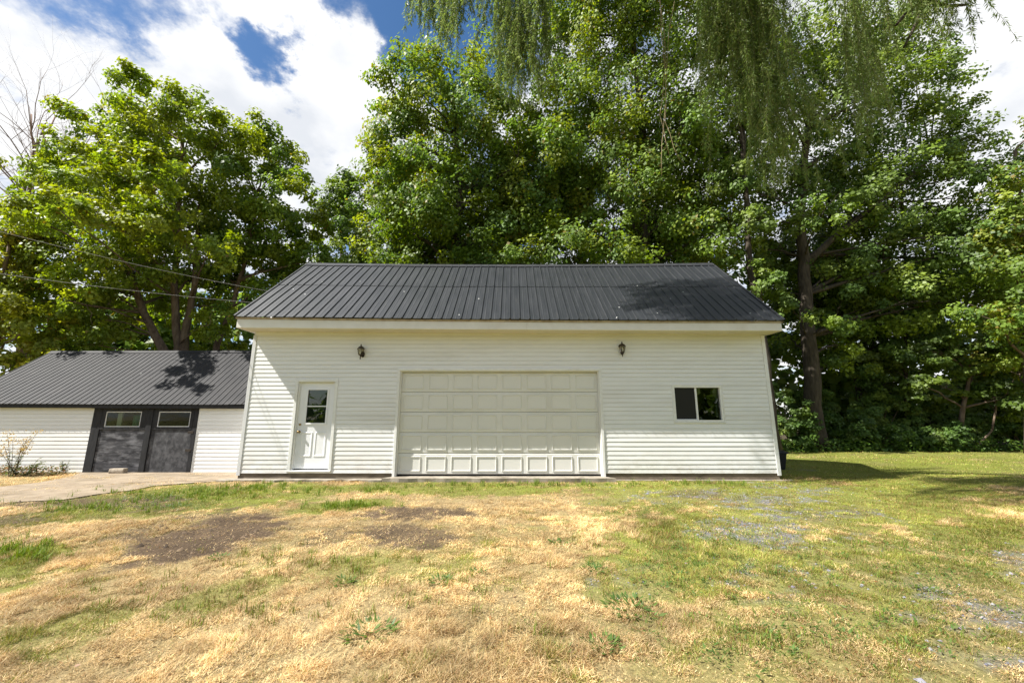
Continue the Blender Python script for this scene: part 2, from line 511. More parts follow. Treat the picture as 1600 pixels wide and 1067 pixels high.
BRIGHT = [(860, 870, 190, 90, 0, 1), (950, 795, 220, 35, 0, 1), (480, 870, 130, 40, -.2, .6)]      # patches where the blade colour is raised
DULL = [(180, 990, 330, 70, -.1, 1), (640, 1010, 260, 50, 0, .6), (420, 960, 150, 40, 0, .5)]
STRAW = np.array([[.61, .46, .235], [.55, .395, .185], [.68, .54, .30], [.42, .28, .115], [.62, .45, .23]])
LIVE = np.array([[.20, .235, .034], [.24, .255, .042], [.15, .20, .030], [.29, .285, .06]])
SOIL = np.array([.094, .066, .042])
GRAVC = np.array([.15, .146, .16])

# ground sheet: fine near the camera, coarse to the horizon
def axis(lo, hi, step, far):
    core = np.arange(lo, hi + 1e-6, step)
    k = step * 1.5 * np.cumsum(1.35 ** np.arange(40))
    k = k[k < far]
    return np.concatenate([lo - k[::-1], core, hi + k])
gx, gy = axis(-13, 15, .095, 600), axis(1.6, 19, .095, 600)
GX, GY = np.meshgrid(gx, gy, indexing='ij')
GZ = ground_z(GX, GY)
u, v, dirt, grav, green, n1, n2, n3 = fields(GX.ravel(), GY.ravel())
strawc = (STRAW[0] * .62 + SOIL * .38) * (.62 + .5 * n1)[:, None] * .85  # soil mixed in darkens the ground, painting shade into gaps between blades
livec = (LIVE[0] * .8 + SOIL * .2) * (.62 + .6 * n2)[:, None] * .95
col = strawc * (1 - green)[:, None] + livec * green[:, None]
soil = SOIL * (.6 + .8 * n3)[:, None]
col = col * (1 - dirt)[:, None] + soil * dirt[:, None]
thin = (smooth01(n3, .55, .75) * .35)[:, None]
col = col * (1 - thin) + soil * 1.1 * thin
col = col * (1 - grav[:, None]) + GRAVC * (.7 + .6 * n3)[:, None] * grav[:, None]
xx, yy = GX.ravel(), GY.ravel()
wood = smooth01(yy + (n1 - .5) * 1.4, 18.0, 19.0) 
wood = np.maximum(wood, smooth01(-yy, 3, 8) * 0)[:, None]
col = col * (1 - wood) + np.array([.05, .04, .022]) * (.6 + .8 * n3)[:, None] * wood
a, b = len(gx), len(gy)
idx = np.arange(a * b).reshape(a, b)
F = np.stack([idx[:-1, :-1], idx[1:, :-1], idx[1:, 1:], idx[:-1, 1:]], -1).reshape(-1, 4)
mg = mat('lawn_ground', rough=.95, spec=.1)
t = mg.node_tree
at_ = N(t, 'ShaderNodeAttribute', attribute_name='tint')
co = N(t, 'ShaderNodeTexCoord')
nn = N(t, 'ShaderNodeTexNoise'); nn.inputs['Scale'].default_value = 28; nn.inputs['Detail'].default_value = 8; nn.inputs['Roughness'].default_value = .7
t.links.new(co.outputs['Object'], nn.inputs['Vector'])
mr = N(t, 'ShaderNodeMapRange'); mr.inputs['From Min'].default_value = .3; mr.inputs['From Max'].default_value = .7; mr.inputs['To Min'].default_value = .45; mr.inputs['To Max'].default_value = 1.35
t.links.new(nn.outputs['Fac'], mr.inputs['Value'])
vm = N(t, 'ShaderNodeVectorMath', operation='SCALE')
t.links.new(at_.outputs['Color'], vm.inputs[0]); t.links.new(mr.outputs[0], vm.inputs['Scale'])
t.links.new(vm.outputs[0], t.nodes['Principled BSDF'].inputs['Base Color'])
bp = N(t, 'ShaderNodeBump'); bp.inputs['Strength'].default_value = .8; bp.inputs['Distance'].default_value = .03
t.links.new(nn.outputs['Fac'], bp.inputs['Height']); t.links.new(bp.outputs[0], t.nodes['Principled BSDF'].inputs['Normal'])
g = np_mesh('ground', np.stack([xx, yy, GZ.ravel()], 1), F, mg, col=col, smooth=True)
tag(g, kind='structure')

# ------------------------------------------------------------------ the garage building
WY = 9.70                       # front wall plane
XL, XR = -6.40, 6.25
def base_z(x): return 0.155
def eave(x):   return 3.672 + .10 * ((6.4 - x) / 13.0) ** 2       # roof edge, sagging a little to the right
def soff(x):   return 3.445 + .075 * ((6.4 - x) / 13.0) ** 1.4
def ridge(x):  return 6.20 + .0014 * x * x
EY, RY = 9.13, 12.06
BY = 14.55                      # rear wall
G = empty('garage_building', (0, WY, 0), label='white clapboard garage with dark ribbed metal roof and wide beige overhead door', cat='garage')

# shell behind the cladding: front wall with real openings, gables, rear wall
OPEN = {'door': (-5.17, -4.28, .22, 2.28), 'garage': (-2.73, 2.12, .05, 2.56), 'window': (3.93, 5.02, 1.36, 2.15)}
def wall_cells(x0, x1, z0, z1, holes):
    xs = sorted({x0, x1, *[h[0] for h in holes], *[h[1] for h in holes]})
    zs = sorted({z0, z1, *[h[2] for h in holes], *[h[3] for h in holes]})
    zs = [q for q in zs if z0 <= q <= z1]
    for i in range(len(xs) - 1):
        for j in range(len(zs) - 1):
            cx, cz = (xs[i] + xs[i + 1]) / 2, (zs[j] + zs[j + 1]) / 2
            if not any(h[0] < cx < h[1] and h[2] < cz < h[3] for h in holes):
                yield xs[i], xs[i + 1], zs[j], zs[j + 1]
m = MB()
for c in wall_cells(XL + .01, XR - .01, .157, 3.56, list(OPEN.values())):
    m.box(c[0], c[1], WY + .004, WY + .13, c[2], c[3])
m.build('wall', M['siding'], G)
for gx0, gx1 in ((XL, XL + .13), (XR - .13, XR)):
    m = MB()
    zr = 6.10
    m.prism_x([(WY + .135, .05), (BY, .05), (BY, 3.5), (RY, zr), (WY + .135, 3.72)], gx0, gx1)
    m.build('gable_wall', M['siding'], G)
MB().box(XL + .135, XR - .135, BY - .13, BY, .05, 3.6).build('rear_wall', M['siding'], G)
MB().box(XL + .14, XR - .14, WY + .14, BY - .14, -.02, .045).build('floor_slab', M['dark'], G)
MB().box(XL + .14, XR - .14, WY + .14, BY - .14, 3.30, 3.34).build('inner_ceiling', M['dark'], G)
MB().box(XL + .145, XR - .145, BY - .19, BY - .14, .05, 3.29).build('inner_lining', M['dark'], G)

# clapboards: every course, cut at the openings and at the panel joints
TRIMS = [(-5.245, -4.215, .155, 2.355), (-2.79, 2.18, .0, 2.615), (3.86, 5.09, 1.305, 2.215)]
EXPO = .1018
def board(x0, x1, z, h, y, proud, name, ma, parent, dz0=0, dz1=0):
    m = MB()
    m.prism_x([(y - .001, z + h - .007), (y - .003, z + h - .007), (y - proud, z + .005), (y - proud + .0015, z), (y - .001, z)], x0, x1, dz0, dz1)
    return m.build(name, ma, parent)
def clad(x0, x1, zb, ztop, y, trims, ma, parent, seed, lmin=2.6, lmax=4.2, proud=.0108, expo=EXPO):
    r = random.Random(seed)
    n = int(round((ztop - zb) / expo))
    joints = []
    for k in range(n):
        z = zb + k * expo
        h = min(expo, ztop - z)
        zc = z + h / 2
        if k % 2 == 0 or not joints:
            joints, xj = [], x0 + r.uniform(.8, lmax)
            while xj < x1 - .5:
                joints.append(xj); xj += r.uniform(lmin, lmax)
        iv = [(x0, x1)]
        for tx0, tx1, tz0, tz1 in trims:
            if tz0 < zc < tz1:
                nx = []
                for p, q in iv:
                    if tx1 <= p or tx0 >= q: nx.append((p, q)); continue
                    if tx0 > p: nx.append((p, tx0))
                    if tx1 < q: nx.append((tx1, q))
                iv = nx
        for p, q in iv:
            cuts = [p] + [j for j in joints if p + .3 < j < q - .3] + [q]
            for i in range(len(cuts) - 1):
                o = .0012 if i % 2 else 0
                board(cuts[i] + (.0006 if i else 0), cuts[i + 1], z + r.uniform(-.0008, .0008), h, y - o, proud, 'clapboard', ma, parent, r.uniform(-.0012, .0012), r.uniform(-.0012, .0012))
clad(XL + .075, XR - .075, .158, 3.43, WY, TRIMS, M['siding'], G, 5)
m = MB()
for i in range(16):
    xa, xb = XL + .075 + (XR - XL - .15) * i / 16, XL + .075 + (XR - XL - .15) * (i + 1) / 16
    m.add([(xa, WY - .009, 3.42), (xb, WY - .009, 3.42), (xb, WY - .009, soff(xb) + .004), (xa, WY - .009, soff(xa) + .004)], [(0, 1, 2, 3)])
m.build('top_trim', M['siding'], G)
for x0, x1 in ((XL - .012, XL + .073), (XR - .073, XR + .012)):
    m = MB(); m.prism_z([(x0, WY - .020), (x1, WY - .020), (x1, WY + .003), (x0, WY + .003)], .11, 3.44)
    xo = x0 if x0 < 0 else x1 - .012
    m.box(xo, xo + .012, WY + .0035, WY + .09, .11, 3.5)
    m.build('corner_post', M['trim_grey'] if x0 < 0 else M['trim'], G, bevel=.004)

# foundation
for fx0, fx1 in ((XL + .02, -2.80), (2.19, XR - .02)):
    MB().box(fx0, fx1, WY + .006, WY + .2, -.2, .154).build('foundation', M['found'], G)

# door surrounds
def surround(x0, x1, z0, z1, w, name, ma, y0=WY - .026, y1=WY + .12, bottom=False, lining=True):
    m = MB()
    m.box(x0, x0 + w, y0, WY + .003, z0, z1 - w)
    m.box(x1 - w, x1, y0, WY + .003, z0, z1 - w)
    m.box(x0, x1, y0, WY + .003, z1 - w, z1)
    if bottom: m.box(x0 + w, x1 - w, y0, WY + .003, z0, z0 + w)
    return m.build(name, ma, G, bevel=.004)
surround(-5.245, -4.215, .225, 2.355, .07, 'door_frame', M['trim'])
surround(-2.79, 2.18, .06, 2.615, .062, 'garage_door_frame', M['trim'])
# jamb linings inside the openings
m = MB()
m.box(-2.728, -2.70, WY + .004, WY + .125, .06, 2.53); m.box(2.09, 2.118, WY + .004, WY + .125, .06, 2.53); m.box(-2.728, 2.118, WY + .004, WY + .125, 2.53, 2.553)
m.build('garage_door_jamb', M['gdoor'], G)

# overhead door: five sections, eight raised panels in each
GD = empty('garage_door', (0, WY, 0)); GD.parent = G; GD.matrix_parent_inverse = G.matrix_basis.inverted()
dy = WY + .085
dx0, dx1, dz0, dz1 = -2.698, 2.088, .125, 2.528
sh = (dz1 - dz0) / 5
for i in range(5):
    z0 = dz0 + i * sh
    m = MB()
    z1 = z0 + sh - .006
    m.prism_x([(dy + .012, z0), (dy + .003, z0 + .008), (dy, z0 + .018), (dy, z1 - .018), (dy + .008, z1 - .006), (dy + .012, z1), (dy + .045, z1), (dy + .045, z0)], dx0, dx1)
    m.build('door_section', M['gdoor'], GD)
pw = (dx1 - dx0) / 8
pm = MB()
hw, hh, q = pw / 2 - .062, sh / 2 - .068, 0
rings = [(0, -.0004), (.006, -.0145), (.017, -.0145), (.022, -.0012), (.03, -.0012)]
vs, fs = [], []
for d, yo in rings:
    vs += [(-hw + d, yo, -hh + d), (hw - d, yo, -hh + d), (hw - d, yo, hh - d), (-hw + d, yo, hh - d)]
rngs = len(rings)
for i in range(rngs - 1):
    for k in range(4):
        fs.append((i * 4 + k, i * 4 + (k + 1) % 4, (i + 1) * 4 + (k + 1) % 4, (i + 1) * 4 + k))
fs.append(tuple((rngs - 1) * 4 + k for k in range(4)))
pm.add(vs, fs)
proto = None
for i in range(5):
    for j in range(8):
        cx, cz = dx0 + (j + .5) * pw, dz0 + (i + .5) * sh - .002
        if proto is None:
            proto = pm.build('door_panel', M['gdoor'], GD); o = proto
        else:
            o = proto.copy(); C.objects.link(o)
        o.location = (cx, dy, cz)
MB().box(dx0, dx1, dy + .005, dy + .05, .085, .124).build('bottom_seal', M['rubber'], GD)
m = MB(); m.box(-.86, -.78, dy - .006, dy, 1.03, 1.05); m.box(-.826, -.814, dy - .012, dy, .985, 1.03)
m.build('pull_handle', M['gdoor'], GD)

# entrance door
PD = empty('door', (0, WY, 0)); PD.parent = G; PD.matrix_parent_inverse = G.matrix_basis.inverted()
py0 = WY + .055
x0, x1, z0, z1 = -5.145, -4.30, .255, 2.265
wx0, wx1, wz0, wz1 = -4.955, -4.475, 1.30, 2.10
m = MB()
for c in wall_cells(x0, x1, z0, z1, [(wx0, wx1, wz0, wz1)]):
    m.box(c[0], c[1], py0, py0 + .045, c[2], c[3])
m.build('door_leaf', M['pdoor'], PD)
m = MB()
m.box(-5.173, -5.147, WY + .004, WY + .12, .22, 2.28); m.box(-4.298, -4.272, WY + .004, WY + .12, .22, 2.28); m.box(-5.146, -4.299, WY + .004, WY + .12, 2.267, 2.282)
m.build('door_jamb', M['trim'], G)
m = MB()
fw = .038
m.box(wx0 - .03, wx0 + fw - .03, py0 - .014, py0 - .001, wz0 - .03, wz1 + .03); m.box(wx1 + .03 - fw, wx1 + .03, py0 - .014, py0 - .001, wz0 - .03, wz1 + .03)
m.box(wx0 - .03 + fw, wx1 + .03 - fw, py0 - .014, py0 - .001, wz0 - .03, wz0 - .03 + fw); m.box(wx0 - .03 + fw, wx1 + .03 - fw, py0 - .014, py0 - .001, wz1 + .03 - fw, wz1 + .03)
m.box(wx0 + .008, wx1 - .008, py0 - .010, py0 + .01, 1.688, 1.712)
m.build('door_window_frame', M['pdoor'], PD, bevel=.003)
for za, zb in ((wz0 + .002, 1.687), (1.713, wz1 - .002)):
    MB().box(wx0 + .002, wx1 - .002, py0 + .016, py0 + .021, za, zb).build('pane', M['glass'], PD)
MBX = MB().box(wx0 + .003, wx1 - .003, py0 + .030, py0 + .034, wz0 + .003, wz1 - .003).build('pane_backing', mat('grey_backing', (.30, .335, .335), .9, .1), PD)  # grey sheet added behind the panes to lighten their look
pvs = lambda hw, hh: ([(-hw + d if sx < 0 else hw - d, yo - .001, -hh + d if sz < 0 else hh - d) for d, yo in ((0, 0), (.010, -.008), (.026, -.008), (.05, -.001), (.056, -.001)) for sx, sz in ((-1, -1), (1, -1), (1, 1), (-1, 1))])
for cx in (-4.885, -4.56):
    m = MB(); m.add(pvs(.135, .285), fs)
    o = m.build('raised_panel', M['pdoor'], PD); o.location = (cx, py0, .81)
m = MB(); m.tube([(-5.075, py0, 1.10), (-5.075, py0 - .012, 1.10), (-5.075, py0 - .03, 1.10), (-5.075, py0 - .045, 1.10), (-5.075, py0 - .068, 1.10), (-5.075, py0 - .075, 1.10)], [.03, .03, .012, .026, .03, .012], 12)
m.build('door_knob', M['brass'], PD, smooth=True)
m = MB(); m.tube([(-5.075, py0, 1.27), (-5.075, py0 - .012, 1.27), (-5.075, py0 - .018, 1.27)], [.027, .027, .018], 12)
m.build('deadbolt', M['brass'], PD)
MB().box(-5.24, -4.22, WY - .045, WY + .10, .19, .224).build('door_sill', M['trim'], G, bevel=.006)

# sliding window
WN = empty('window', (0, WY, 0)); WN.parent = G; WN.matrix_parent_inverse = G.matrix_basis.inverted()
a0, a1, c0, c1 = 3.86, 5.09, 1.305, 2.215
m = MB()
m.box(a0, a0 + .02, WY - .022, WY + .003, c0, c1); m.box(a1 - .02, a1, WY - .022, WY + .003, c0, c1); m.box(a0 + .02, a1 - .02, WY - .022, WY + .003, c1 - .02, c1); m.box(a0 + .02, a1 - .02, WY - .026, WY + .003, c0, c0 + .02)
m.build('window_trim', M['trim'], WN)
m = MB()
f0 = .05
b0, b1, e0, e1 = a0 + .021, a1 - .021, c0 + .021, c1 - .021
m.box(b0, b0 + f0, WY - .012, WY + .09, e0, e1); m.box(b1 - f0, b1, WY - .012, WY + .09, e0, e1); m.box(b0 + f0, b1 - f0, WY - .012, WY + .09, e1 - f0, e1); m.box(b0 + f0, b1 - f0, WY - .016, WY + .09, e0, e0 + f0)
m.build('window_frame', M['trim'], WN, bevel=.003)
xm = 4.445
MB().box(xm - .022, xm + .022, WY + .004, WY + .06, e0 + f0 + .001, e1 - f0 - .001).build('meeting_rail', M['trim'], WN, bevel=.003)
MB().box(b0 + f0 + .001, xm - .023, WY + .028, WY + .030, e0 + f0 + .022, e1 - f0 - .002).build('screen', M['screen'], WN)
MB().box(b0 + f0 + .001, xm - .023, WY + .020, WY + .04, e0 + f0 + .001, e0 + f0 + .020).build('screen_frame', M['trim'], WN)
MB().box(xm + .023, b1 - f0 - .001, WY + .05, WY + .055, e0 + f0 + .001, e1 - f0 - .001).build('pane', M['glass'], WN)
m = MB(); m.box(4.93, 4.965, WY + .07, WY + .09, e0 + f0 + .42, e1 - f0); m.box(4.93, 4.965, WY + .07, WY + .09, e0 + f0 + .06, e0 + f0 + .36)
m.build('pane_reflection', M['trim'], WN)  # white bars stand in for the pale upright reflection in the pane

# soffit and fascia
nseg = 24
xs = np.linspace(XL - .12, XR + .13, nseg + 1)
m = MB()
for i in range(nseg):
    xa, xb = xs[i], xs[i + 1]
    m.add([(xa, 9.215, soff(xa)), (xb, 9.215, soff(xb)), (xb, WY + .0, soff(xb) + .002), (xa, WY + .0, soff(xa) + .002)], [(0, 1, 2, 3)])
    if i % 1 == 0:
        m.add([(xa, 9.215, soff(xa) - .001), (xa + .006, 9.215, soff(xa) - .001), (xa + .006, WY - .01, soff(xa) + .0005), (xa, WY - .01, soff(xa) + .0005)], [(0, 1, 2, 3)])
m.build('soffit', M['soffit'], G)
fb = [XL - .13, -2.9, .35, 3.7, XR + .14]
for i in range(4):
    m = MB()
    sub = np.linspace(fb[i], fb[i + 1] - .002, 7)
    yo = 9.20 - (.003 if i % 2 else 0)
    for k in range(6):
        xa, xb = sub[k], sub[k + 1]
        pr = lambda x: [(x, yo + .012, eave(x) - .012), (x, yo, eave(x) - .05), (x, yo - .002, soff(x) + .006), (x, yo + .006, soff(x) - .004), (x, 9.213, soff(x) - .004), (x, 9.213, eave(x) - .012)]
        m.add(pr(xa) + pr(xb), [(j, (j + 1) % 6, 6 + (j + 1) % 6, 6 + j) for j in range(6)])
    m.build('fascia_board', M['fascia'], G)
m = MB()
sub = np.linspace(XL - .16, XR + .17, 25)
for k in range(24):
    xa, xb = sub[k], sub[k + 1]
    m.add([(xa, 9.165, eave(xa) - .006), (xb, 9.165, eave(xb) - .006), (xb, 9.192, eave(xb) - .045), (xa, 9.192, eave(xa) - .045)], [(3, 2, 1, 0)])
m.build('drip_edge', M['rust'], G)
# closed eave ends and rake boards
for x0, x1 in ((XL - .135, XL - .122), (XR + .132, XR + .145)):
    m = MB()
    m.prism_x([(9.216, soff(x0) - .003), (WY + .3, soff(x0) + .01), (WY + .3, eave(x0) + .44), (9.216, eave(x0) - .02)], x0, x1)
    m.build('eave_end', M['fascia'], G)
    m = MB()
    m.prism_x([(WY + .302, eave(x0) + .25), (RY, ridge(x0) - .22), (RY, ridge(x0) - .03), (WY + .302, eave(x0) + .46)], x0, x1)
    m.build('rake_board', M['fascia'], G)

# metal roofing: two rows of ribbed sheets
RL, RR = XL - .16, XR + .17
def roof_pt(x, s, lift=0.0):
    """s: 0 at the eave, 1 at the ridge"""
    w = (VB.fbm(np.array(x * 1.3 + 9), np.array(s * 3.0 + 5), 3) - .5) * .02
    y = EY + (RY - EY) * s
    z = eave(x) + (ridge(x) - eave(x)) * s
    ny, nz = -.655, .755
    return (x, y + ny * (lift + w), z + nz * (lift + w))
RIB = .2286
def sheet(x0, ribs, sa, sb, lift, name, ma, parent, pt, rib=RIB, rh=.024, first=False):
    prof = []
    for k in range(ribs):
        xr = x0 + k * rib
        prof += [(xr, 0), (xr + .012, rh), (xr + .030, rh), (xr + .042, 0), (xr + rib * .5, .0), (xr + rib * .53, .0025), (xr + rib * .6, .0025), (xr + rib * .63, 0)]
    prof.append((x0 + ribs * rib, 0))
    rows = 6
    vs, fs = [], []
    n = len(prof)
    for r in range(rows + 1):
        s = sa + (sb - sa) * r / rows
        for (x, l) in prof:
            vs.append(pt(x, s, lift + l))
    for r in range(rows):
        for k in range(n - 1):
            fs.append((r * n + k, r * n + k + 1, (r + 1) * n + k + 1, (r + 1) * n + k))
    vs += [pt(x, sa, lift - .012) for (x, l) in prof]
    e = (rows + 1) * n
    for k in range(n - 1):
        fs.append((e + k, e + k + 1, k + 1, k))
    m = MB(); m.add(vs, fs)
    return m.build(name, ma, parent)
nr = int((RR - RL) / RIB)
rib = (RR - RL) / nr
k = 0
rr = random.Random(3)
while k < nr:
    q = min(4, nr - k)
    sheet(RL + k * rib, q, 0.0, .545, .010 + rr.uniform(0, .003), 'roof_sheet', M['roof'], G, roof_pt, rib)
    sheet(RL + k * rib, q, .525 + rr.uniform(-.004, .004), .998, .020 + rr.uniform(0, .003), 'roof_sheet', M['roof'], G, roof_pt, rib)
    k += q
m = MB()
for i in range(nseg):
    xa, xb = RL + (RR - RL) * i / nseg, RL + (RR - RL) * (i + 1) / nseg
    m.add([roof_pt(xa, .955, .045), roof_pt(xb, .955, .045), (xb, RY, ridge(xb) + .055), (xa, RY, ridge(xa) + .055), (xb, RY + .16, ridge(xb) - .07), (xa, RY + .16, ridge(xa) - .07)], [(0, 1, 2, 3), (3, 2, 4, 5)])
m.build('ridge_cap', M['ridge'], G)
for x0 in (RL - .015, RR - .03):
    m = MB()
    for i in range(12):
        s0, s1 = i / 12, (i + 1) / 12
        p = [roof_pt(x0, s0, .036), roof_pt(x0 + .045, s0, .036), roof_pt(x0 + .045, s1, .036), roof_pt(x0, s1, .036), roof_pt(x0, s0, -.07), roof_pt(x0, s1, -.07), roof_pt(x0 + .045, s0, -.02), roof_pt(x0 + .045, s1, -.02)]
        m.add(p, [(0, 1, 2, 3), (4, 0, 3, 5), (1, 6, 7, 2)])
    m.build('rake_trim', M['ridge'], G)
m = MB()
m.add([(RL, RY + .001, ridge(RL)), (RR, RY + .001, ridge(RR)), (RR, BY + .35, 3.55), (RL, BY + .35, 3.55)], [(0, 1, 2, 3)])
m.build('rear_roof_slope', M['roof'], G)

# ------------------------------------------------------------------ concrete around the buildings
m = MB()
r = random.Random(2)
def rough_slab(name, pts, z0, z1, ma):
    m = MB(); n = len(pts)
    m.add([(x, y, z0) for x, y in pts] + [(x, y, z1) for x, y in pts], [tuple(range(n, 2 * n))] + [(i, (i + 1) % n, n + (i + 1) % n, n + i) for i in range(n)])
    return tag(m.build(name, ma), kind='structure')
def ragged(x0, x1, y, n, amp):
    return [(x0 + (x1 - x0) * i / n, y + r.uniform(-amp, amp)) for i in range(n + 1)]
rough_slab('concrete_apron', ragged(-2.95, 2.35, 9.42, 26, .03) + [(2.12, 9.78), (-2.72, 9.78)], -.05, .085, M['concrete'])
rough_slab('concrete_footing', ragged(-6.72, -2.96, 9.44, 22, .045) + [(-2.96, 9.715), (-6.6, 9.715)], -.05, .045, M['concrete'])
rough_slab('concrete_edging', ragged(2.36, 6.5, 9.60, 18, .03) + [(6.5, 9.715), (2.36, 9.715)], -.05, .02, M['concrete'])
lo = [ground_at(*p) for p in ((372, 751), (300, 755.5), (240, 760), (205, 767), (150, 774), (95, 782), (30, 786), (-60, 792))]
hi = [ground_at(*p) for p in ((-60, 763), (0, 762), (60, 755), (110, 746))]
pts = [(p.x + r.uniform(-.05, .05), p.y + r.uniform(-.04, .04)) for p in lo] + [(p.x, p.y) for p in hi] + [(-11.35, 10.985), (-6.43, 10.985), (-6.43, 9.6)]
pts = pts[::-1]
dv = rough_slab('driveway', pts, -.06, .022, M['drive'])
del dv['kind']; tag(dv, kind='structure')

# ------------------------------------------------------------------ the low shed
SY = 11.0
SXL, SXR = -14.95, -6.44
SH = empty('shed', (-11, SY, 0), label='low white shed with black double doors and dark ribbed roof left of the garage', cat='shed')
m = MB()
for c in wall_cells(SXL, SXR, -.02, 1.74, [(-11.25, -8.58, -.03, 1.66)]):
    m.box(c[0], c[1], SY + .004, SY + .1, c[2], c[3])
m.build('wall', M['shed_siding'], SH)
m = MB(); m.prism_x([(SY + .105, -.02), (15.0, -.02), (15.0, 1.75), (13.0, 3.42), (SY + .105, 1.86)], SXL, SXL + .1)
m.build('gable_wall', M['shed_siding'], SH)
MB().box(SXL + .1, SXR, 14.9, 15.0, -.02, 1.75).build('rear_wall', M['shed_siding'], SH)
MB().box(SXL + .11, SXR, SY + .6, SY + .64, -.01, 1.85).build('inner_lining', M['dark'], SH)
strim = [(-11.34, -8.49, -.1, 1.75)]
clad(SXL + .05, SXR, .02, 1.74, SY, strim, M['shed_siding'], SH, 9, 3.2, 3.9, .0095, .1012)
MB().box(SXL, SXL + .05, SY - .016, SY + .003, 0, 1.74).build('corner_post', M['trim'], SH)
MB().box(-8.488, -8.455, SY - .016, SY + .003, .01, 1.70).build('corner_post', M['trim'], SH)
# door posts and header
def sw(name, *bx, ma='blackwood', par=None):
    return MB().box(*bx).build(name, M[ma], par or SH, bevel=.004)
sw('door_post', -11.33, -11.10, SY - .03, SY + .06, -.02, 1.66)
sw('door_post', -8.60, -8.495, SY - .03, SY + .06, -.02, 1.66)
sw('door_header', -11.33, -8.495, SY - .032, SY + .06, 1.662, 1.745)
def leaf(x0, x1, lower, cols):
    d = empty('door', (x0, SY, 0)); d.parent = SH; d.matrix_parent_inverse = SH.matrix_basis.inverted()
    y0 = SY - .012
    zl = 1.12
    sw('door_board', x0, x1, y0, y0 + .03, .015, zl - .002, ma=lower, par=d)
    st = cols
    sw('stile', x0, x0 + st[0], y0 - .018, y0 + .03, zl, 1.655, par=d)
    sw('stile', x1 - st[1], x1, y0 - .018, y0 + .03, zl, 1.655, par=d)
    sw('rail', x0 + st[0] + .001, x1 - st[1] - .001, y0 - .016, y0 + .03, zl, zl + .07, par=d)
    sw('rail', x0 + st[0] + .001, x1 - st[1] - .001, y0 - .016, y0 + .03, 1.60, 1.655, par=d)
    gx0, gx1, gz0, gz1 = x0 + st[0] + .002, x1 - st[1] - .002, zl + .072, 1.598
    m = MB()
    e = .022
    m.box(gx0, gx0 + e, y0 - .006, y0 + .02, gz0, gz1); m.box(gx1 - e, gx1, y0 - .006, y0 + .02, gz0, gz1)
    m.box(gx0 + e, gx1 - e, y0 - .006, y0 + .02, gz0, gz0 + e); m.box(gx0 + e, gx1 - e, y0 - .006, y0 + .02, gz1 - e, gz1)
    m.build('window_frame', M['trim_grey'], d)
    MB().box(gx0 + e, gx1 - e, y0 + .004, y0 + .008, gz0 + e, gz1 - e).build('pane', M['shed_glass'], d)
    return d
leaf(-11.095, -9.86, 'weathered', (.10, .17))
leaf(-9.70, -8.605, 'weathered2', (.13, .09))
sw('center_post', -9.855, -9.705, SY - .045, SY + .02, .0, 1.66)
for z in (.55, 1.02):
    sw('hinge', -8.70, -8.55, SY - .036, SY - .031, z, z + .07, ma='iron')
# what shows through the left pane
o = MB().box(-10.80, -10.68, SY + .12, SY + .16, .0, 1.64).build('pale_board', M['pale_board']); tag(o, 'pale upright board just inside the left pane of the shed door', 'board')
o = MB(); o.lathe([(.13, 0), (.15, .9), (.17, 1.25), (.17, 1.5), (.15, 1.52)], -10.35, SY + .34, 14)
o = o.build('green_drum', M['green_stuff'], smooth=True); tag(o, 'green plastic drum seen through the left pane of the shed door', 'drum')
# shed roof
SEY, SRY = 10.84, 13.0
SRL, SRR = -15.23, -6.44
def shed_pt(x, s, lift=0.0):
    w = (VC.fbm(np.array(x * 1.1 + 9), np.array(s * 3.0 + 5), 3) - .5) * .03
    e = 1.785 - .004 * (x + 11)
    rz = 3.585 + .004 * (x + 11)
    return (x, SEY + (SRY - SEY) * s - .6 * (lift + w), e + (rz - e) * s + .78 * (lift + w))
nr = int((SRR - SRL) / .168); srib = (SRR - SRL) / nr
k = 0
while k < nr:
    q = min(6, nr - k)
    sheet(SRL + k * srib, q, 0.0, .998, .010 + rr.uniform(0, .003), 'roof_sheet', M['shed_roof'], SH, shed_pt, srib, .015)
    k += q
m = MB(); m.add([shed_pt(SRL, .96, .03), shed_pt(SRR, .96, .03), (SRR, SRY, 3.64), (SRL, SRY, 3.61), (SRR, SRY + .15, 3.54), (SRL, SRY + .15, 3.51)], [(0, 1, 2, 3), (3, 2, 4, 5)])
m.build('ridge_cap', M['shed_roof'], SH)
m = MB(); m.add([(SRL, SRY + .001, 3.57), (SRR, SRY + .001, 3.60), (SRR, 15.3, 1.6), (SRL, 15.3, 1.6)], [(0, 1, 2, 3)])
m.build('rear_roof_slope', M['shed_roof'], SH)
MB().prism_x([(SEY + .02, 1.775), (SEY + .05, 1.775), (SEY + .05, 1.69), (SEY + .02, 1.69)], SRL + .03, SRR, .015, -.02).build('eave_board', M['blackwood'], SH)
MB().box(SRL + .1, SRR, SEY + .052, SY + .003, 1.735, 1.75).build('soffit', M['blackwood'], SH)
MB().prism_x([(SEY + .05, 1.70), (SRY, 3.44), (SRY, 3.55), (SEY + .05, 1.79)], SRL + .03, SRL + .055).build('rake_board', M['blackwood'], SH)

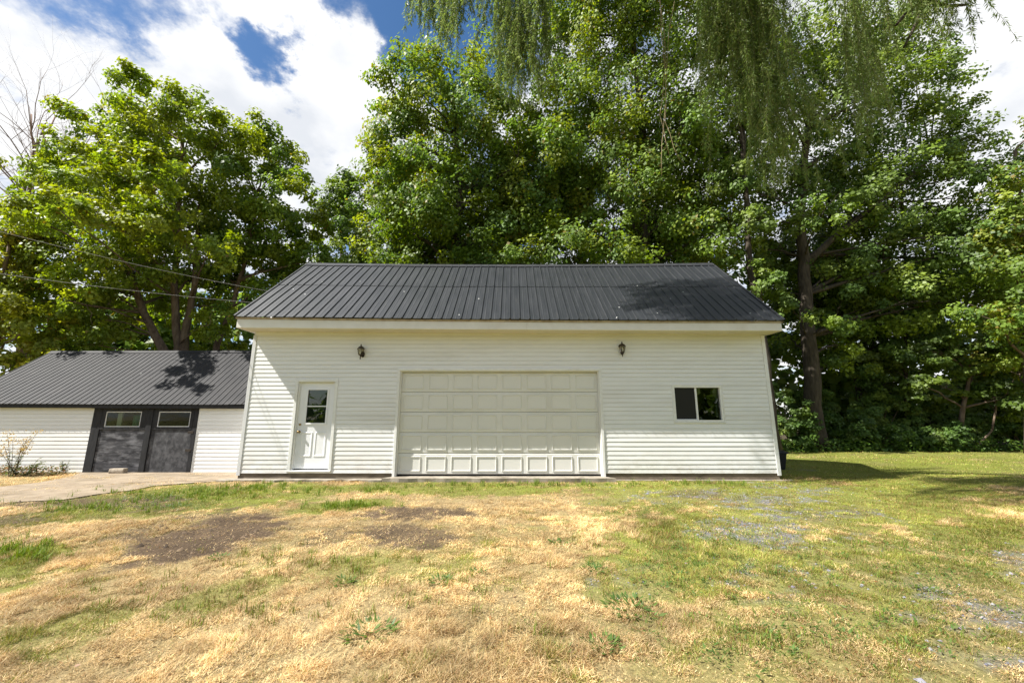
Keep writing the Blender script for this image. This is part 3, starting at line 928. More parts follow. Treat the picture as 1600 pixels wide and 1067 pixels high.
# ------------------------------------------------------------------ wall lanterns
def lantern(x, zc, label):
    L = empty('wall_lantern', (x, WY, zc), label=label, cat='lantern', group='wall lanterns on the garage front')
    yb = WY - .012
    y = WY - .115
    k = 1.0
    m = MB(); m.prism_y([(x + .0475 * math.cos(t) + .02, zc - .06 + .075 * math.sin(t)) for t in np.linspace(0, 2 * math.pi, 13)[:-1]], yb - .022, yb + .002)
    m.build('back_plate', M['iron'], L)
    m = MB(); m.tube([(x + .02, yb - .02, zc - .09), (x + .012, yb - .06, zc - .115), (x, y, zc - .105), (x, y, zc - .08)], [.012, .012, .012, .016], 8)
    m.build('arm', M['iron'], L, smooth=True)
    m = MB(); m.lathe([(.092, zc + .055), (.095, zc + .062), (.07, zc + .095), (.05, zc + .112), (.022, zc + .125), (.014, zc + .14), (.018, zc + .15), (.006, zc + .175), (.003, zc + .19)], x, y, 6)
    m.build('cap', M['iron'], L)
    m = MB(); m.lathe([(.058, zc - .075), (.048, zc - .09), (.02, zc - .10), (.012, zc - .13), (.011, zc - .19), (.004, zc - .2)], x, y, 6)
    m.build('finial', M['iron'], L)
    m = MB()
    for j in range(6):
        a = 2 * math.pi * j / 6
        m.tube([(x + .054 * math.cos(a), y + .054 * math.sin(a), zc - .077), (x + .08 * math.cos(a), y + .08 * math.sin(a), zc + .056)], [.0045, .0045], 5)
    m.build('cage', M['iron'], L)
    m = MB(); m.lathe([(.049, zc - .074), (.074, zc + .054)], x, y, 6)
    m.build('glass_shade', M['lamp_glass'], L)
    m = MB(); m.lathe([(.012, zc - .074), (.012, zc - .02), (.02, zc), (.012, zc + .03), (.003, zc + .04)], x, y, 8)
    m.build('bulb', M['trim'], L)
pl, pr_ = at(564, 549, WY - .1), at(972, 545, WY - .1)
lantern(pl.x, pl.z, 'bronze carriage lantern on the wall above and right of the entrance door')
lantern(pr_.x, pr_.z, 'bronze carriage lantern on the wall right of the overhead door, toward the window')

# ------------------------------------------------------------------ overhead cables
def cable(p0, p1, sag, label):
    m = MB(); pts = []
    for i in range(41):
        t = i / 40
        p = Vector(p0).lerp(Vector(p1), t); p.z -= sag * 4 * t * (1 - t)
        pts.append(p)
    o = m.build('service_cable', M['wire']) if False else None
    m.tube(pts, [.0055] * len(pts), 6)
    o = m.build('service_cable', M['wire'], smooth=True)
    tag(o, label, 'cable', 'overhead cables running to the garage gable')
e1, e2 = Vector((-6.41, 10.78, 4.86)), Vector((-6.41, 10.3, 4.42))
def far(e, u, v, Y):
    p = at(u, v, Y); return e + (p - e) * 2.6
cable(e1, far(e1, 0, 322, 7.4), .55, 'upper pale cable sloping down from the left to the garage gable')
cable(e2, far(e2, 0, 402, 7.4), .35, 'lower pale cable running from the left to the garage gable')

# ------------------------------------------------------------------ small things by the buildings
p = ground_at(197, 738.5)
BK = MB()
BK.prism_x([(-.08, 0), (.08, 0), (.085, .05), (.075, .115), (-.07, .12), (-.085, .06)], -.17, .17)
o = BK.build('concrete_block', M['stone'], bevel=.012); o.location = (p.x, 10.83, .022); o.rotation_euler = (0, 0, .12)
tag(o, 'small tan concrete block lying in front of the black shed doors', 'block')
B = empty('dark_bin', (7.36, 12.0, 0), label='dark low plastic bin in the shade behind the right corner of the garage', cat='bin')
m = MB(); bx, by = 7.36, 12.0
m.add([(bx - .34, by - .3, 0), (bx + .34, by - .3, 0), (bx + .34, by + .3, 0), (bx - .34, by + .3, 0), (bx - .40, by - .35, .44), (bx + .40, by - .35, .44), (bx + .40, by + .35, .44), (bx - .40, by + .35, .44)],
      [(0, 3, 2, 1), (0, 1, 5, 4), (1, 2, 6, 5), (2, 3, 7, 6), (3, 0, 4, 7)])
m.build('body', M['binplastic'], B, bevel=.02)
m = MB(); m.prism_x([(by - .38, .44), (by + .38, .44), (by + .38, .48), (by + .05, .53), (by - .2, .52), (by - .38, .48)], bx - .43, bx + .43)
m.build('lid', M['binplastic'], B, bevel=.015)

# ------------------------------------------------------------------ trees
def unit(a):
    return a / np.maximum(np.linalg.norm(a, axis=-1, keepdims=True), 1e-9)
def leaf_cards(P, U, Nn, L, Wd, col):
    """folded four-cornered leaves: base P, axis U, face normal Nn"""
    Sd = unit(np.cross(U, Nn))
    mid = P + U * (L * .42)[:, None] - Nn * (L * .06)[:, None]
    a = mid + Sd * (Wd * .5)[:, None]
    b = mid - Sd * (Wd * .5)[:, None]
    tip = P + U * L[:, None] - Nn * (L * .10)[:, None]
    n = len(P)
    V = np.stack([P, a, tip, b], 1).reshape(-1, 3)
    F = np.arange(4 * n, dtype=np.int32).reshape(n, 4)
    return V, F, np.repeat(col, 4, 0)
def crown(blobs, leaf, dens, pal, seed, flat=.78, fill=1.0, yellow=0.0, subs=24, droop=.25):
    """leaf sprays scattered through each lobe of a crown; pal: list of leaf colours"""
    r = np.random.default_rng(seed)
    pal = np.array(pal)
    Ps, Us, Ns, Ls, Ws, Cs = [], [], [], [], [], []
    for (c, R) in blobs:
        c = np.array(c)
        ns = max(7, int(subs * (R / 1.8) ** 1.3))
        d = unit(r.normal(size=(ns, 3)) + [0, 0, .15])
        rad = R * np.clip(r.normal(.78, .24, ns), .15, 1.2)
        sc = c + d * rad[:, None]
        sr = R * r.uniform(.17, .36, ns) + .10
        base = pal[r.integers(0, len(pal), ns)] * r.uniform(.8, 1.22, (ns, 1))
        total = dens * fill * math.pi * R * R / (.34 * leaf * leaf)
        wsub = sr ** 2 * r.uniform(.6, 1.3, ns)
        cnt = np.maximum(4, total * wsub / wsub.sum()).astype(int)
        for j in range(ns):
            n = cnt[j]
            q = unit(r.normal(size=(n, 3))) * (r.random(n) ** .45)[:, None]
            p = sc[j] + q * np.array([sr[j], sr[j], sr[j] * flat])
            o = unit(p - c)
            nm = unit(o * .50 + np.array([-.40, -.16, .58]) + q * .55 + r.normal(size=(n, 3)) * .48)
            ax = unit(np.cross(nm, r.normal(size=(n, 3))))
            ax = unit(ax + np.array([0, 0, -droop]) + o * .25)
            ll = leaf * r.uniform(.6, 1.25, n)
            Ps.append(p); Us.append(ax); Ns.append(nm); Ls.append(ll); Ws.append(ll * r.uniform(.62, .9, n))
            cc = base[j] * r.uniform(.72, 1.25, (n, 1))
            if yellow:
                k = r.random(n) < yellow * (1.6 if r.random() < .25 else .5)
                cc[k] = np.array([.22, .17, .025]) * r.uniform(.7, 1.2, (k.sum(), 1))
            Cs.append(cc)
    return leaf_cards(np.concatenate(Ps), np.concatenate(Us), np.concatenate(Ns), np.concatenate(Ls), np.concatenate(Ws), np.concatenate(Cs))
def bez(p0, p1, p2, n=8):
    p0, p1, p2 = Vector(p0), Vector(p1), Vector(p2)
    return [p0 * (1 - t) ** 2 + p1 * 2 * t * (1 - t) + p2 * t * t for t in (i / n for i in range(n + 1))]
def wobble(pts, r, amp):
    return [p + Vector((r.uniform(-amp, amp), r.uniform(-amp, amp), r.uniform(-amp, amp) * .4)) if 0 < i < len(pts) - 1 else p for i, p in enumerate(pts)]
def tree(name, label, stems, blobs, leaf, dens, pal, seed, bark='bark', group=None, flat=.78, fill=1.0, yellow=0.0, subs=24, cat='tree', rl=.075, twigs=4, droop=.25, mt='leaf'):
    """stems: list of (points, base radius, top radius); every lobe gets a limb from the nearest stem and twigs of its own"""
    r = random.Random(seed)
    root = empty(name, stems[0][0][0] if stems else (0, 0, 0), label=label, cat=cat, group=group)
    spine = []
    for (pts, ra, rb) in stems:
        pts = [Vector(p) for p in pts]
        dense = []
        for i in range(len(pts) - 1):
            for k in range(4):
                dense.append(pts[i].lerp(pts[i + 1], k / 4))
        dense.append(pts[-1])
        dense = wobble(dense, r, ra * .18)
        n = len(dense)
        rad = [ra + (rb - ra) * (i / (n - 1)) ** .8 for i in range(n)]
        rad[0] *= 1.35
        m = MB(); m.tube(dense, rad, 10)
        m.build('trunk', M[bark], root, smooth=True)
        spine += list(zip(dense, rad))
    if twigs:
        for (c, R) in blobs:
            c = Vector(c)
            cand = [(p, q) for p, q in spine if p.z < c.z - .25 * R] or spine
            p, q = min(cand, key=lambda s: (s[0] - c).length + .55 * max(0, s[0].z - c.z + R))
            mid = p.lerp(c, .5) + Vector((r.uniform(-.3, .3), r.uniform(-.3, .3), r.uniform(.0, .5)))
            m = MB()
            ln = bez(p, mid, c, 7)
            r0 = min(q * .7, rl * (R / 1.5) * r.uniform(.8, 1.25))
            m.tube(wobble(ln, r, .07), [r0 * (1 - .75 * i / 7) for i in range(8)], 6)
            for k in range(twigs):
                a = ln[r.randint(3, 7)]
                d = Vector((r.gauss(0, 1), r.gauss(0, 1), r.gauss(.35, .8))).normalized() * R * r.uniform(.6, 1.0)
                tw = wobble(bez(a, a + d * .5 + Vector((0, 0, .1)), a + d, 4), r, .06)
                m.tube(tw, [r0 * .32, r0 * .26, r0 * .2, r0 * .14, r0 * .08], 4)
            m.build('limb', M[bark], root, smooth=True)
    V, F, col = crown(blobs, leaf, dens, pal, seed + 100, flat, fill, yellow, subs, droop)
    np_mesh('crown', V, F, M[mt], root, col)
    return root
def lobes(lst, Y, seed, depth=1.0):
    """lobes of a crown from (u, v, radius px[, extra depth m]) at distance Y, staggered in depth"""
    r = random.Random(seed); o = []
    for q in lst:
        yy = Y + r.uniform(-1, 1) * depth + (q[3] if len(q) > 3 else 0)
        p = at(q[0], q[1], yy)
        o.append((p, q[2] * (yy * cp + (p.z - EYE) * sp) / FPX))
    return o

def back(l, v0=220):
    """the far side of a crown: its lower lobes again, farther off"""
    return l + [(q[0] + 22, q[1] + 12, q[2] * .95, 2.8) for q in l if q[1] > v0]
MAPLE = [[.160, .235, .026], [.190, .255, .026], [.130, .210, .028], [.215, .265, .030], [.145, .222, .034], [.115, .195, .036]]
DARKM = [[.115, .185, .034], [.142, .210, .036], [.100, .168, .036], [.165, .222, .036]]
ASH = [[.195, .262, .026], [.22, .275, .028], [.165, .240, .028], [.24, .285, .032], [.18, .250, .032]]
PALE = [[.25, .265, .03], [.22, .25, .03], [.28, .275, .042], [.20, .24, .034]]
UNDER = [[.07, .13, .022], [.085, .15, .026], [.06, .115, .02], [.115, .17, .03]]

A = [(650, 140, 52), (705, 120, 58), (770, 125, 55), (615, 165, 45), (625, 215, 62), (690, 205, 75), (765, 205, 70), (592, 255, 40), (620, 290, 62), (690, 290, 75), (765, 290, 75), (590, 320, 40), (600, 372, 58),
     (665, 375, 65), (735, 375, 65), (800, 360, 65), (830, 250, 65), (838, 320, 60), (690, 420, 60), (780, 425, 60), (600, 425, 50)]
tree('maple_tree', 'broad green maple rising behind the garage roof, nearest the open sky on its left',
     [([at(705, 640, 18.6).xy.to_3d(), at(712, 420, 18.6), at(718, 300, 18.6), at(712, 180, 18.5)], .36, .10)], lobes(back(A), 18.3, 1, 1.5), .175, 3.1, MAPLE, 21, yellow=.03, group='trees behind the garage')
Bm = [(865, 60, 52), (900, 20, 60), (955, -20, 75), (1030, -30, 75), (1085, 20, 70), (940, 80, 75), (1020, 70, 75), (1090, 100, 70), (875, 140, 62), (945, 165, 75), (1020, 165, 75), (1090, 190, 70), (885, 225, 65),
      (960, 250, 75), (1035, 255, 75), (1095, 280, 65), (895, 310, 65), (965, 330, 70), (1040, 345, 70), (1100, 370, 60), (890, 385, 60), (955, 400, 60), (1030, 410, 60), (1000, -110, 75), (920, -90, 70), (1080, -80, 70), (840, 195, 42)]
tree('maple_tree', 'tallest maple behind the middle of the garage roof, its dark trunk showing above the ridge',
     [([at(1004, 640, 19.2).xy.to_3d(), at(1004, 420, 19.2), at(1008, 250, 19.2), at(990, 60, 19.0)], .36, .12), ([at(905, 640, 20).xy.to_3d(), at(908, 420, 20), at(920, 300, 20)], .2, .08)],
     lobes(back(Bm), 18.8, 2, 1.6), .175, 2.65, MAPLE, 22, yellow=.04, group='trees behind the garage')
Cm = [(1185, 60, 55), (1245, 75, 60), (1310, 55, 60), (1370, 80, 60), (1430, 75, 45), (1475, 95, 35), (1200, 140, 60), (1275, 150, 70), (1350, 165, 70), (1425, 165, 60), (1485, 155, 38), (1215, 220, 60), (1300, 245, 70), (1385, 255, 70),
      (1455, 235, 60), (1510, 215, 42), (1170, 300, 50), (1230, 310, 50), (1330, 330, 65), (1420, 325, 65), (1490, 310, 60), (1535, 270, 40), (1330, 420, 55), (1400, 400, 65), (1480, 395, 60), (1540, 360, 45), (1350, 480, 45), (1430, 470, 60), (1500, 470, 55), (1180, 390, 40), (1310, 540, 45), (1212, 395, 40, 1.5), (1222, 455, 38, 1.5), (1232, 525, 40, 1.5), (1295, 430, 44, 1), (1300, 370, 44, 1.5), (1222, 345, 34, -.9), (1288, 330, 34, -.8), (1235, 480, 24, -.8), (1300, 500, 30, -.7), (1350, 300, 60, 2.5), (1290, 300, 60, 2.5)]
tree('maple_tree', 'large maple right of the garage with a thick dark trunk standing in the brush',
     [([at(1272, 672, 19.0).xy.to_3d() + Vector((0, 0, -.1)), at(1266, 560, 19.0), at(1256, 430, 19.0), at(1250, 330, 19.0), at(1262, 200, 18.8)], .42, .16),
      ([at(1262, 410, 19.0), at(1310, 365, 18.8), at(1380, 310, 18.6), at(1450, 250, 18.4)], .19, .07)],
     lobes(back(Cm, 330), 18.7, 3, 1.5), .17, 2.8, DARKM + MAPLE[:2], 23, group='trees behind the garage', fill=.92)
Dm = [(1590, 300, 45), (1575, 355, 50), (1610, 380, 60), (1590, 440, 60), (1560, 500, 45), (1620, 520, 60), (1585, 570, 45), (1630, 290, 50), (1650, 440, 70), (1640, 200, 45)]
tree('tall_tree', 'thin tree with a pale bare trunk at the right edge of the photo',
     [([at(1608, 690, 17.0).xy.to_3d(), at(1603, 520, 17), at(1596, 400, 17), at(1590, 300, 17), at(1586, 235, 17)], .17, .06)], lobes(Dm, 17.2, 4, .9), .16, 3.6, MAPLE + PALE[1:2], 24, bark='bark_light', fill=.7, yellow=.05)
Em = [(1440, 548, 34), (1480, 552, 36), (1520, 575, 40), (1555, 585, 36), (1420, 595, 34), (1465, 600, 30), (1590, 620, 40), (1545, 540, 34)]
tree('young_maple', 'small understory maple with sunlit flat leaf layers and a short brown trunk',
     [([at(1500, 700, 18.8).xy.to_3d(), at(1503, 650, 18.8), at(1512, 600, 18.8), at(1520, 560, 18.6)], .13, .05)], lobes(Em, 18.5, 5, .7),   .16, 4, [[.12, .17, .022], [.10, .155, .022], [.075, .12, .016]], 25, bark='bark_light', flat=.28, fill=.8)
for (uu, ub, Y, rad, lab, bl, sd) in [
    (1172, 1210, 17.2, .22, 'slender dark tree leaning beside the right end of the garage', [(1150, 130, 50), (1160, 210, 45), (1145, 280, 40), (1185, 345, 36), (1190, 440, 26), (1150, 50, 55)], 6),
    (1300, 1352, 21.5, .15, 'thin dark forest tree behind the large maple trunk', [(1350, 470, 40), (1300, 480, 36), (1380, 540, 40), (1335, 560, 36), (1400, 590, 34)], 7),
    (1415, 1415, 20.5, .09, 'thin grey sapling in the dark brush right of the large maple', [(1405, 500, 45), (1440, 520, 36), (1400, 560, 34), (1375, 610, 30)], 8)]:
    tree('forest_tree', lab, [([at(ub, 690, Y).xy.to_3d(), at(ub - (ub - uu) * .35, 560, Y), at(uu, 420, Y), at(uu - 8, 260, Y)], rad, rad * .5)], lobes(bl, Y, sd, .8), .17, 4, DARKM, 30 + sd, fill=.8)
# curved bare stem at the lawn edge
m = MB(); pts = [at(u, v, 18.4) for u, v in ((1515, 703), (1535, 690), (1550, 672), (1556, 640), (1555, 625), (1548, 610))]
pts[0].z = 0
m.tube(bez(pts[0], pts[1], pts[2], 4)[:-1] + pts[2:], [.05, .05, .045, .045, .04, .04, .035, .03][:len(bez(pts[0], pts[1], pts[2], 4)[:-1] + pts[2:])], 6)
t_ = empty('bent_sapling', pts[0], label='bent pale sapling stem curving up out of the brush at right', cat='sapling')
m.build('trunk', M['bark_light'], t_, smooth=True)
V, F, c_ = crown([(pts[-1] + Vector((0, 0, .2)), .5), (pts[-1] + Vector((.4, .2, .5)), .5)], .14, 4, UNDER, 77)
np_mesh('crown', V, F, M['leaf'], t_, c_)

# left side
Fm = [(225, 300, 34, -3.6), (268, 318, 30, -3.2), (180, 272, 34, -3.8), (242, 258, 30, -3.8), (110, 470, 44, -1.8), (165, 500, 36, -1.2), (330, 385, 44, -1.6), (240, 405, 42, -1.5), (185, 405, 44, -2.0), (60, 470, 40, -1.5), (330, 505, 34, .5), (120, 535, 34, .6), (240, 300, 46, -2.4), (130, 300, 46, -3.6), (170, 335, 44, -3.8), (95, 330, 40, -3.4), (60, 285, 40, -3.2), (190, 270, 40, -3.4), (215, 330, 36, -3.0), (30, 330, 44, -3.2), (150, 210, 45), (205, 150, 38), (225, 195, 48), (285, 165, 45), (300, 215, 50), (345, 220, 48), (100, 250, 45), (165, 265, 58), (235, 260, 58), (120, 320, 58), (195, 330, 62), (270, 300, 60), (320, 275, 52),
      (60, 335, 45), (140, 395, 58), (220, 400, 58), (300, 370, 60), (180, 215, 40), (255, 215, 42), (60, 395, 50, -1), (150, 430, 46), (245, 440, 40, 1.5), (300, 440, 44, 1.5), (130, 500, 40, 1.2), (215, 490, 36, 2), (260, 470, 36, 2.2), (100, 450, 45), (175, 460, 42), (340, 420, 48), (335, 480, 36), (215, 125, 22)]
tree('box_elder_tree', 'spreading bright green tree behind the shed with a forked brown trunk',
     [([at(262, 640, 15.6).xy.to_3d(), at(262, 560, 15.6), at(225, 490, 15.6), at(203, 430, 15.6), at(190, 300, 15.4)], .20, .09), ([at(275, 640, 15.7).xy.to_3d(), at(278, 540, 15.7), at(272, 440, 15.7), at(280, 330, 15.6), at(285, 220, 15.5)], .19, .07),
      ([at(292, 640, 15.8).xy.to_3d(), at(290, 520, 15.8), at(302, 450, 15.8), at(310, 330, 15.8)], .2, .07)],
     lobes(Fm, 15.5, 11, 1.4), .14, 3.0, ASH, 41, bark='bark_light', yellow=.012, group='trees behind the shed', droop=.45, fill=.9)
Fr = [(385, 220, 42), (420, 245, 42), (450, 270, 36), (400, 290, 55), (450, 320, 48), (355, 330, 50), (395, 355, 55), (455, 385, 50), (490, 350, 36), (410, 420, 50), (470, 440, 45), (360, 440, 42), (400, 480, 42), (495, 410, 36), (365, 250, 36)]
tree('box_elder_tree', 'darker green tree leaning up between the shed and the garage roof',
     [([at(322, 640, 16.6).xy.to_3d(), at(340, 540, 16.6), at(362, 480, 16.6), at(385, 400, 16.6), at(400, 300, 16.5)], .15, .06)],
     lobes(Fr, 16.6, 12, 1.3), .15, 3.3, MAPLE + ASH[:2], 42, bark='bark_light', yellow=.01, group='trees behind the shed', droop=.45)
Gm = [(15, 370, 45), (50, 390, 40), (20, 440, 50), (70, 450, 36), (20, 510, 50), (65, 510, 40), (10, 565, 36), (50, 555, 34), (100, 520, 30), (-50, 420, 60), (-60, 520, 60), (120, 560, 26)]
tree('pale_leaved_tree', 'pale yellow green tree left of the shed roof at the photo edge',
     [([at(-15, 700, 14.2).xy.to_3d(), at(-10, 560, 14.2), at(5, 450, 14.2), at(15, 380, 14.2)], .14, .05)], lobes(Gm, 14.4, 13, .8), .14, 3.3, PALE + ASH[:2], 43, bark='bark_light', yellow=.03, droop=.4)
Hm = [(525, 300, 34), (550, 290, 24), (515, 345, 36), (555, 340, 34), (530, 390, 40), (570, 385, 30), (510, 425, 36), (560, 425, 36)]
tree('small_tree', 'small dull green tree seen between the shed trees and the maples', [([at(535, 640, 22).xy.to_3d(), at(535, 440, 22), at(532, 320, 22)], .16, .06)], lobes(Hm, 22, 14, .8), .18, 4.2, DARKM + MAPLE[:1], 44)
# brown and yellow tree with a bare top at far left
dead = empty('bare_tree', at(40, 640, 21).xy.to_3d(), label='leafless grey tree with thin reddish twigs above the left trees', cat='tree')
rd = random.Random(5)
def branch(m, p, d, L, r0, lvl):
    pts, rad = [p], [r0]
    for i in range(5):
        d = (d + Vector((rd.gauss(0, .13), rd.gauss(0, .13), rd.gauss(.03, .1)))).normalized()
        p = p + d * L / 5
        pts.append(p); rad.append(r0 * (1 - .14 * (i + 1)))
    m.tube(pts, rad, 5 if lvl else 8)
    if lvl < 3:
        for k in range(5 if lvl < 2 else 4):
            i = rd.randint(1, 5)
            nd = (d + Vector((rd.gauss(0, .55), rd.gauss(0, .4), rd.gauss(.15, .3)))).normalized()
            branch(m, pts[i], nd, L * rd.uniform(.45, .75), rad[i] * .55, lvl + 1)
m = MB()
base = at(40, 640, 21).xy.to_3d()
m.tube([base, at(38, 480, 21), at(40, 380, 21)], [.26, .2, .16], 8)
m.build('trunk', M['bark_red'], dead, smooth=True)
for (u1, v1) in ((-30, 120), (25, 150), (85, 110), (140, 125), (110, 210), (10, 220), (60, 190)):
    m = MB(); p0 = at(40 + (u1 - 40) * .1, 385, 21); q = at(u1, v1, 21)
    branch(m, p0, (q - p0).normalized(), (q - p0).length * .85, .12, 0)
    m.build('limb', M['bark_red'], dead, smooth=True)

# shrubs along the lawn edge and behind the buildings
def shrub(u, v, Y, wr, label, pal, seed, name='bush', group='bushes along the edge of the lawn', leaf=.12, dens=4.5, flat=.7):
    r = random.Random(seed); c = at(u, v, Y); h = c.z
    bl = [(Vector((c.x + r.uniform(-1, 1) * wr, Y + r.uniform(-.5, .5), max(.25, h * r.uniform(.25, 1.0)))), r.uniform(.42, .72) * min(wr, 1.1)) for _ in range(8)]
    root = empty(name, (c.x, Y, 0), label=label, cat='bush', group=group)
    m = MB()
    for p, R in bl:
        m.tube(wobble(bez((c.x + r.uniform(-.15, .15), Y + r.uniform(-.1, .1), -.05), (c.x + (p.x - c.x) * .3, Y, p.z * .6), p, 5), r, .04), [.03, .026, .022, .018, .014, .009], 5)
    m.build('stem', M['bark_light'], root)
    V, F, col = crown(bl, leaf, dens, pal, seed + 300, flat, 1.0, 0, 30)
    np_mesh('foliage', V, F, M['leaf'], root, col)
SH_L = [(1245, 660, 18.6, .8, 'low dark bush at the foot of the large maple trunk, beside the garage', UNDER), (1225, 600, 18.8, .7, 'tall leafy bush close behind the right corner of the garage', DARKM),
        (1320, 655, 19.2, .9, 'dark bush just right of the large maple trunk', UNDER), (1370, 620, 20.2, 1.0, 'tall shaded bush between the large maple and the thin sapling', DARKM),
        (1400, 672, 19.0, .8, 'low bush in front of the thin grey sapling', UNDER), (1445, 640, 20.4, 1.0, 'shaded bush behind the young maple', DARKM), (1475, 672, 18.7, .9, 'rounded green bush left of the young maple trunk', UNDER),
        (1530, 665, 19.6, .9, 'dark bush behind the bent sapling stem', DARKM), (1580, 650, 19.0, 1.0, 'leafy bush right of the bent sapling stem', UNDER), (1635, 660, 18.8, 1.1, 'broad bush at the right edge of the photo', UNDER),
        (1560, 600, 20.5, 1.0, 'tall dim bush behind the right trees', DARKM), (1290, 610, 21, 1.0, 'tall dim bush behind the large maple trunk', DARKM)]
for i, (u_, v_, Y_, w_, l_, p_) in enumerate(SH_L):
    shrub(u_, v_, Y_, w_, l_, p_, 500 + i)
for i, (u_, v_, Y_, w_, l_) in enumerate([(150, 535, 16.6, 1.3, 'dark bush behind the left part of the shed roof'), (215, 545, 17.0, 1.2, 'dark bush left of the forked trunk, above the shed ridge'),
                                          (345, 540, 17.2, 1.0, 'bright bush between the forked trunk and the garage, above the shed ridge'), (95, 555, 15.6, 1.0, 'leafy bush above the left end of the shed ridge')]):
    shrub(u_, v_, Y_, w_, l_, ASH if i > 1 else MAPLE, 540 + i, group='bushes behind the shed')

# the wood beyond: one leafy mass no one could count
r_ = np.random.default_rng(99)
def mass(name, boxes, leaf, n, pal, label, seed):
    r = np.random.default_rng(seed); bl = []
    for (xa, xb, ya, yb, za, zb, k) in boxes:
        for _ in range(k):
            bl.append((Vector((r.uniform(xa, xb), r.uniform(ya, yb), r.uniform(za, zb))), r.uniform(1.0, 1.9)))
    V, F, col = crown(bl, leaf, n, pal, seed + 1, .6, 1.0, .01, 22)
    tag(np_mesh(name, V, F, M['leaf'], None, col), label, 'woods', kind='stuff')
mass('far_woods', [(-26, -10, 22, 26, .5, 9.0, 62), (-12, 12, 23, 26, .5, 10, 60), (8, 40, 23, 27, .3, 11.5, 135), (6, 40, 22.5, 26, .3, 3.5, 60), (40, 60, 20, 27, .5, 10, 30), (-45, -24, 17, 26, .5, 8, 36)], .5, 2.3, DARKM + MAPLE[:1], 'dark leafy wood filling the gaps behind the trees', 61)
mass('opposite_trees', [(-24, 26, -17, -13, .5, 6.5, 60), (8, 20, -12, -8, .3, 3.5, 16)], .8, 2.0, DARKM, 'leafy trees across the yard, mirrored in the window panes', 67)
# low green plants at the foot of the wood
n = 9000
bx = r_.uniform(6.8, 30, n); by = 18.0 + r_.gamma(1.6, .5, n) + (VA.fbm(bx * .8, bx * 0 + 3, 3) - .5) * 1.2
bz = r_.random(n) ** 1.5 * .45 * (1 + (by - 18) * .3)
P = np.stack([bx, by, bz], 1); U = unit(r_.normal(size=(n, 3)) * [1, 1, .4] + [0, 0, .3]); Nn = unit(r_.normal(size=(n, 3)) * .5 + [0, -.3, .9])
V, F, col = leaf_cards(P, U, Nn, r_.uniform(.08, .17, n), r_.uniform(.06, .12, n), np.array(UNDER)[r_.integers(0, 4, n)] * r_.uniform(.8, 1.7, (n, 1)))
tag(np_mesh('undergrowth', V, F, M['leaf'], None, col), 'low leafy plants along the foot of the wood', 'undergrowth', kind='stuff')

# ------------------------------------------------------------------ the weeping willow overhead
WL = empty('weeping_willow', (10.5, 3.0, 0), label='weeping willow hanging long leafy strands into the top of the photo', cat='tree')
m = MB(); m.tube([(10.5, 3.0, -.1), (10.4, 3.1, 1.5), (10.1, 3.4, 3.5), (9.6, 3.8, 6), (9.0, 4.3, 8.2)], [.62, .5, .44, .38, .3], 12)
m.build('trunk', M['bark'], WL, smooth=True)
LIMBS = [[(9.0, 4.3, 8.2), (6.0, 4.8, 12.6), (.2, 5.6, 12.2)], [(6.6, 4.9, 11.0), (4.5, 5.6, 12.8), (1.0, 7.0, 12.6)], [(9.0, 4.3, 8.2), (7.0, 6.0, 12.4), (4.0, 7.4, 12.6)], [(4.0, 7.4, 12.6), (2.0, 8.2, 13.4), (-2.2, 8.4, 12.9)], [(9.0, 4.3, 8.2), (8.6, 6.2, 12.0), (7.2, 7.4, 12.2)], [(9.3, 4.0, 7.2), (10.0, 5.6, 10.6), (8.9, 7.0, 11.6)]]
for l in LIMBS:
    m = MB(); ln = bez(*l, 10); m.tube(wobble(ln, random.Random(3), .1), [.17 - .011 * i for i in range(11)], 8)
    m.build('limb', M['bark'], WL, smooth=True)
m = MB()
for q in ([(1452, -30), (1440, 15), (1425, 50), (1412, 75)], [(1440, 10), (1415, 22), (1400, 40)], [(1445, 0), (1480, 10), (1510, 8)]):
    m.tube([at(u_, v_, 7.2) for u_, v_ in q], [.045, .035, .026, .018][:len(q)], 6)
m.build('limb', M['bark'], WL, smooth=True)
wr = random.Random(8)
WP, WU, WN_, WLn, WW, WC = [], [], [], [], [], []
STR = []
def strand(top, length, lean, den=1.0):
    n = max(4, int(length / .16))
    p = Vector(top); d = Vector((lean[0], lean[1], -1)).normalized()
    pts = [p.copy()]
    for i in range(n):
        d = (d + Vector((wr.gauss(0, .05), wr.gauss(0, .05), -.06))).normalized()
        p = p + d * (length / n)
        pts.append(p.copy())
    STR.append(pts)
    k = int(length * 52 * den)
    for _ in range(k):
        t = wr.random() ** .85 * n
        i = min(int(t), n - 1)
        q = pts[i].lerp(pts[i + 1], t - i)
        a = wr.uniform(0, 2 * math.pi)
        o = Vector((math.cos(a), math.sin(a), 0))
        WP.append(q + o * .006)
        u_ = (o * wr.uniform(.25, .85) + Vector((0, 0, -wr.uniform(.5, 1.1)))).normalized()
        WU.append(u_)
        WN_.append((o.cross(u_).cross(u_) + Vector((wr.gauss(0, .5), wr.gauss(0, .5), wr.gauss(.2, .5)))).normalized())
        L = wr.uniform(.07, .125); WLn.append(L); WW.append(L * wr.uniform(.15, .24))
        c0 = wr.choice([(.135, .200, .050), (.165, .225, .062), (.105, .165, .040), (.22, .255, .095), (.14, .185, .046)])
        f_ = wr.uniform(.8, 1.25); WC.append((c0[0] * f_, c0[1] * f_, c0[2] * f_))
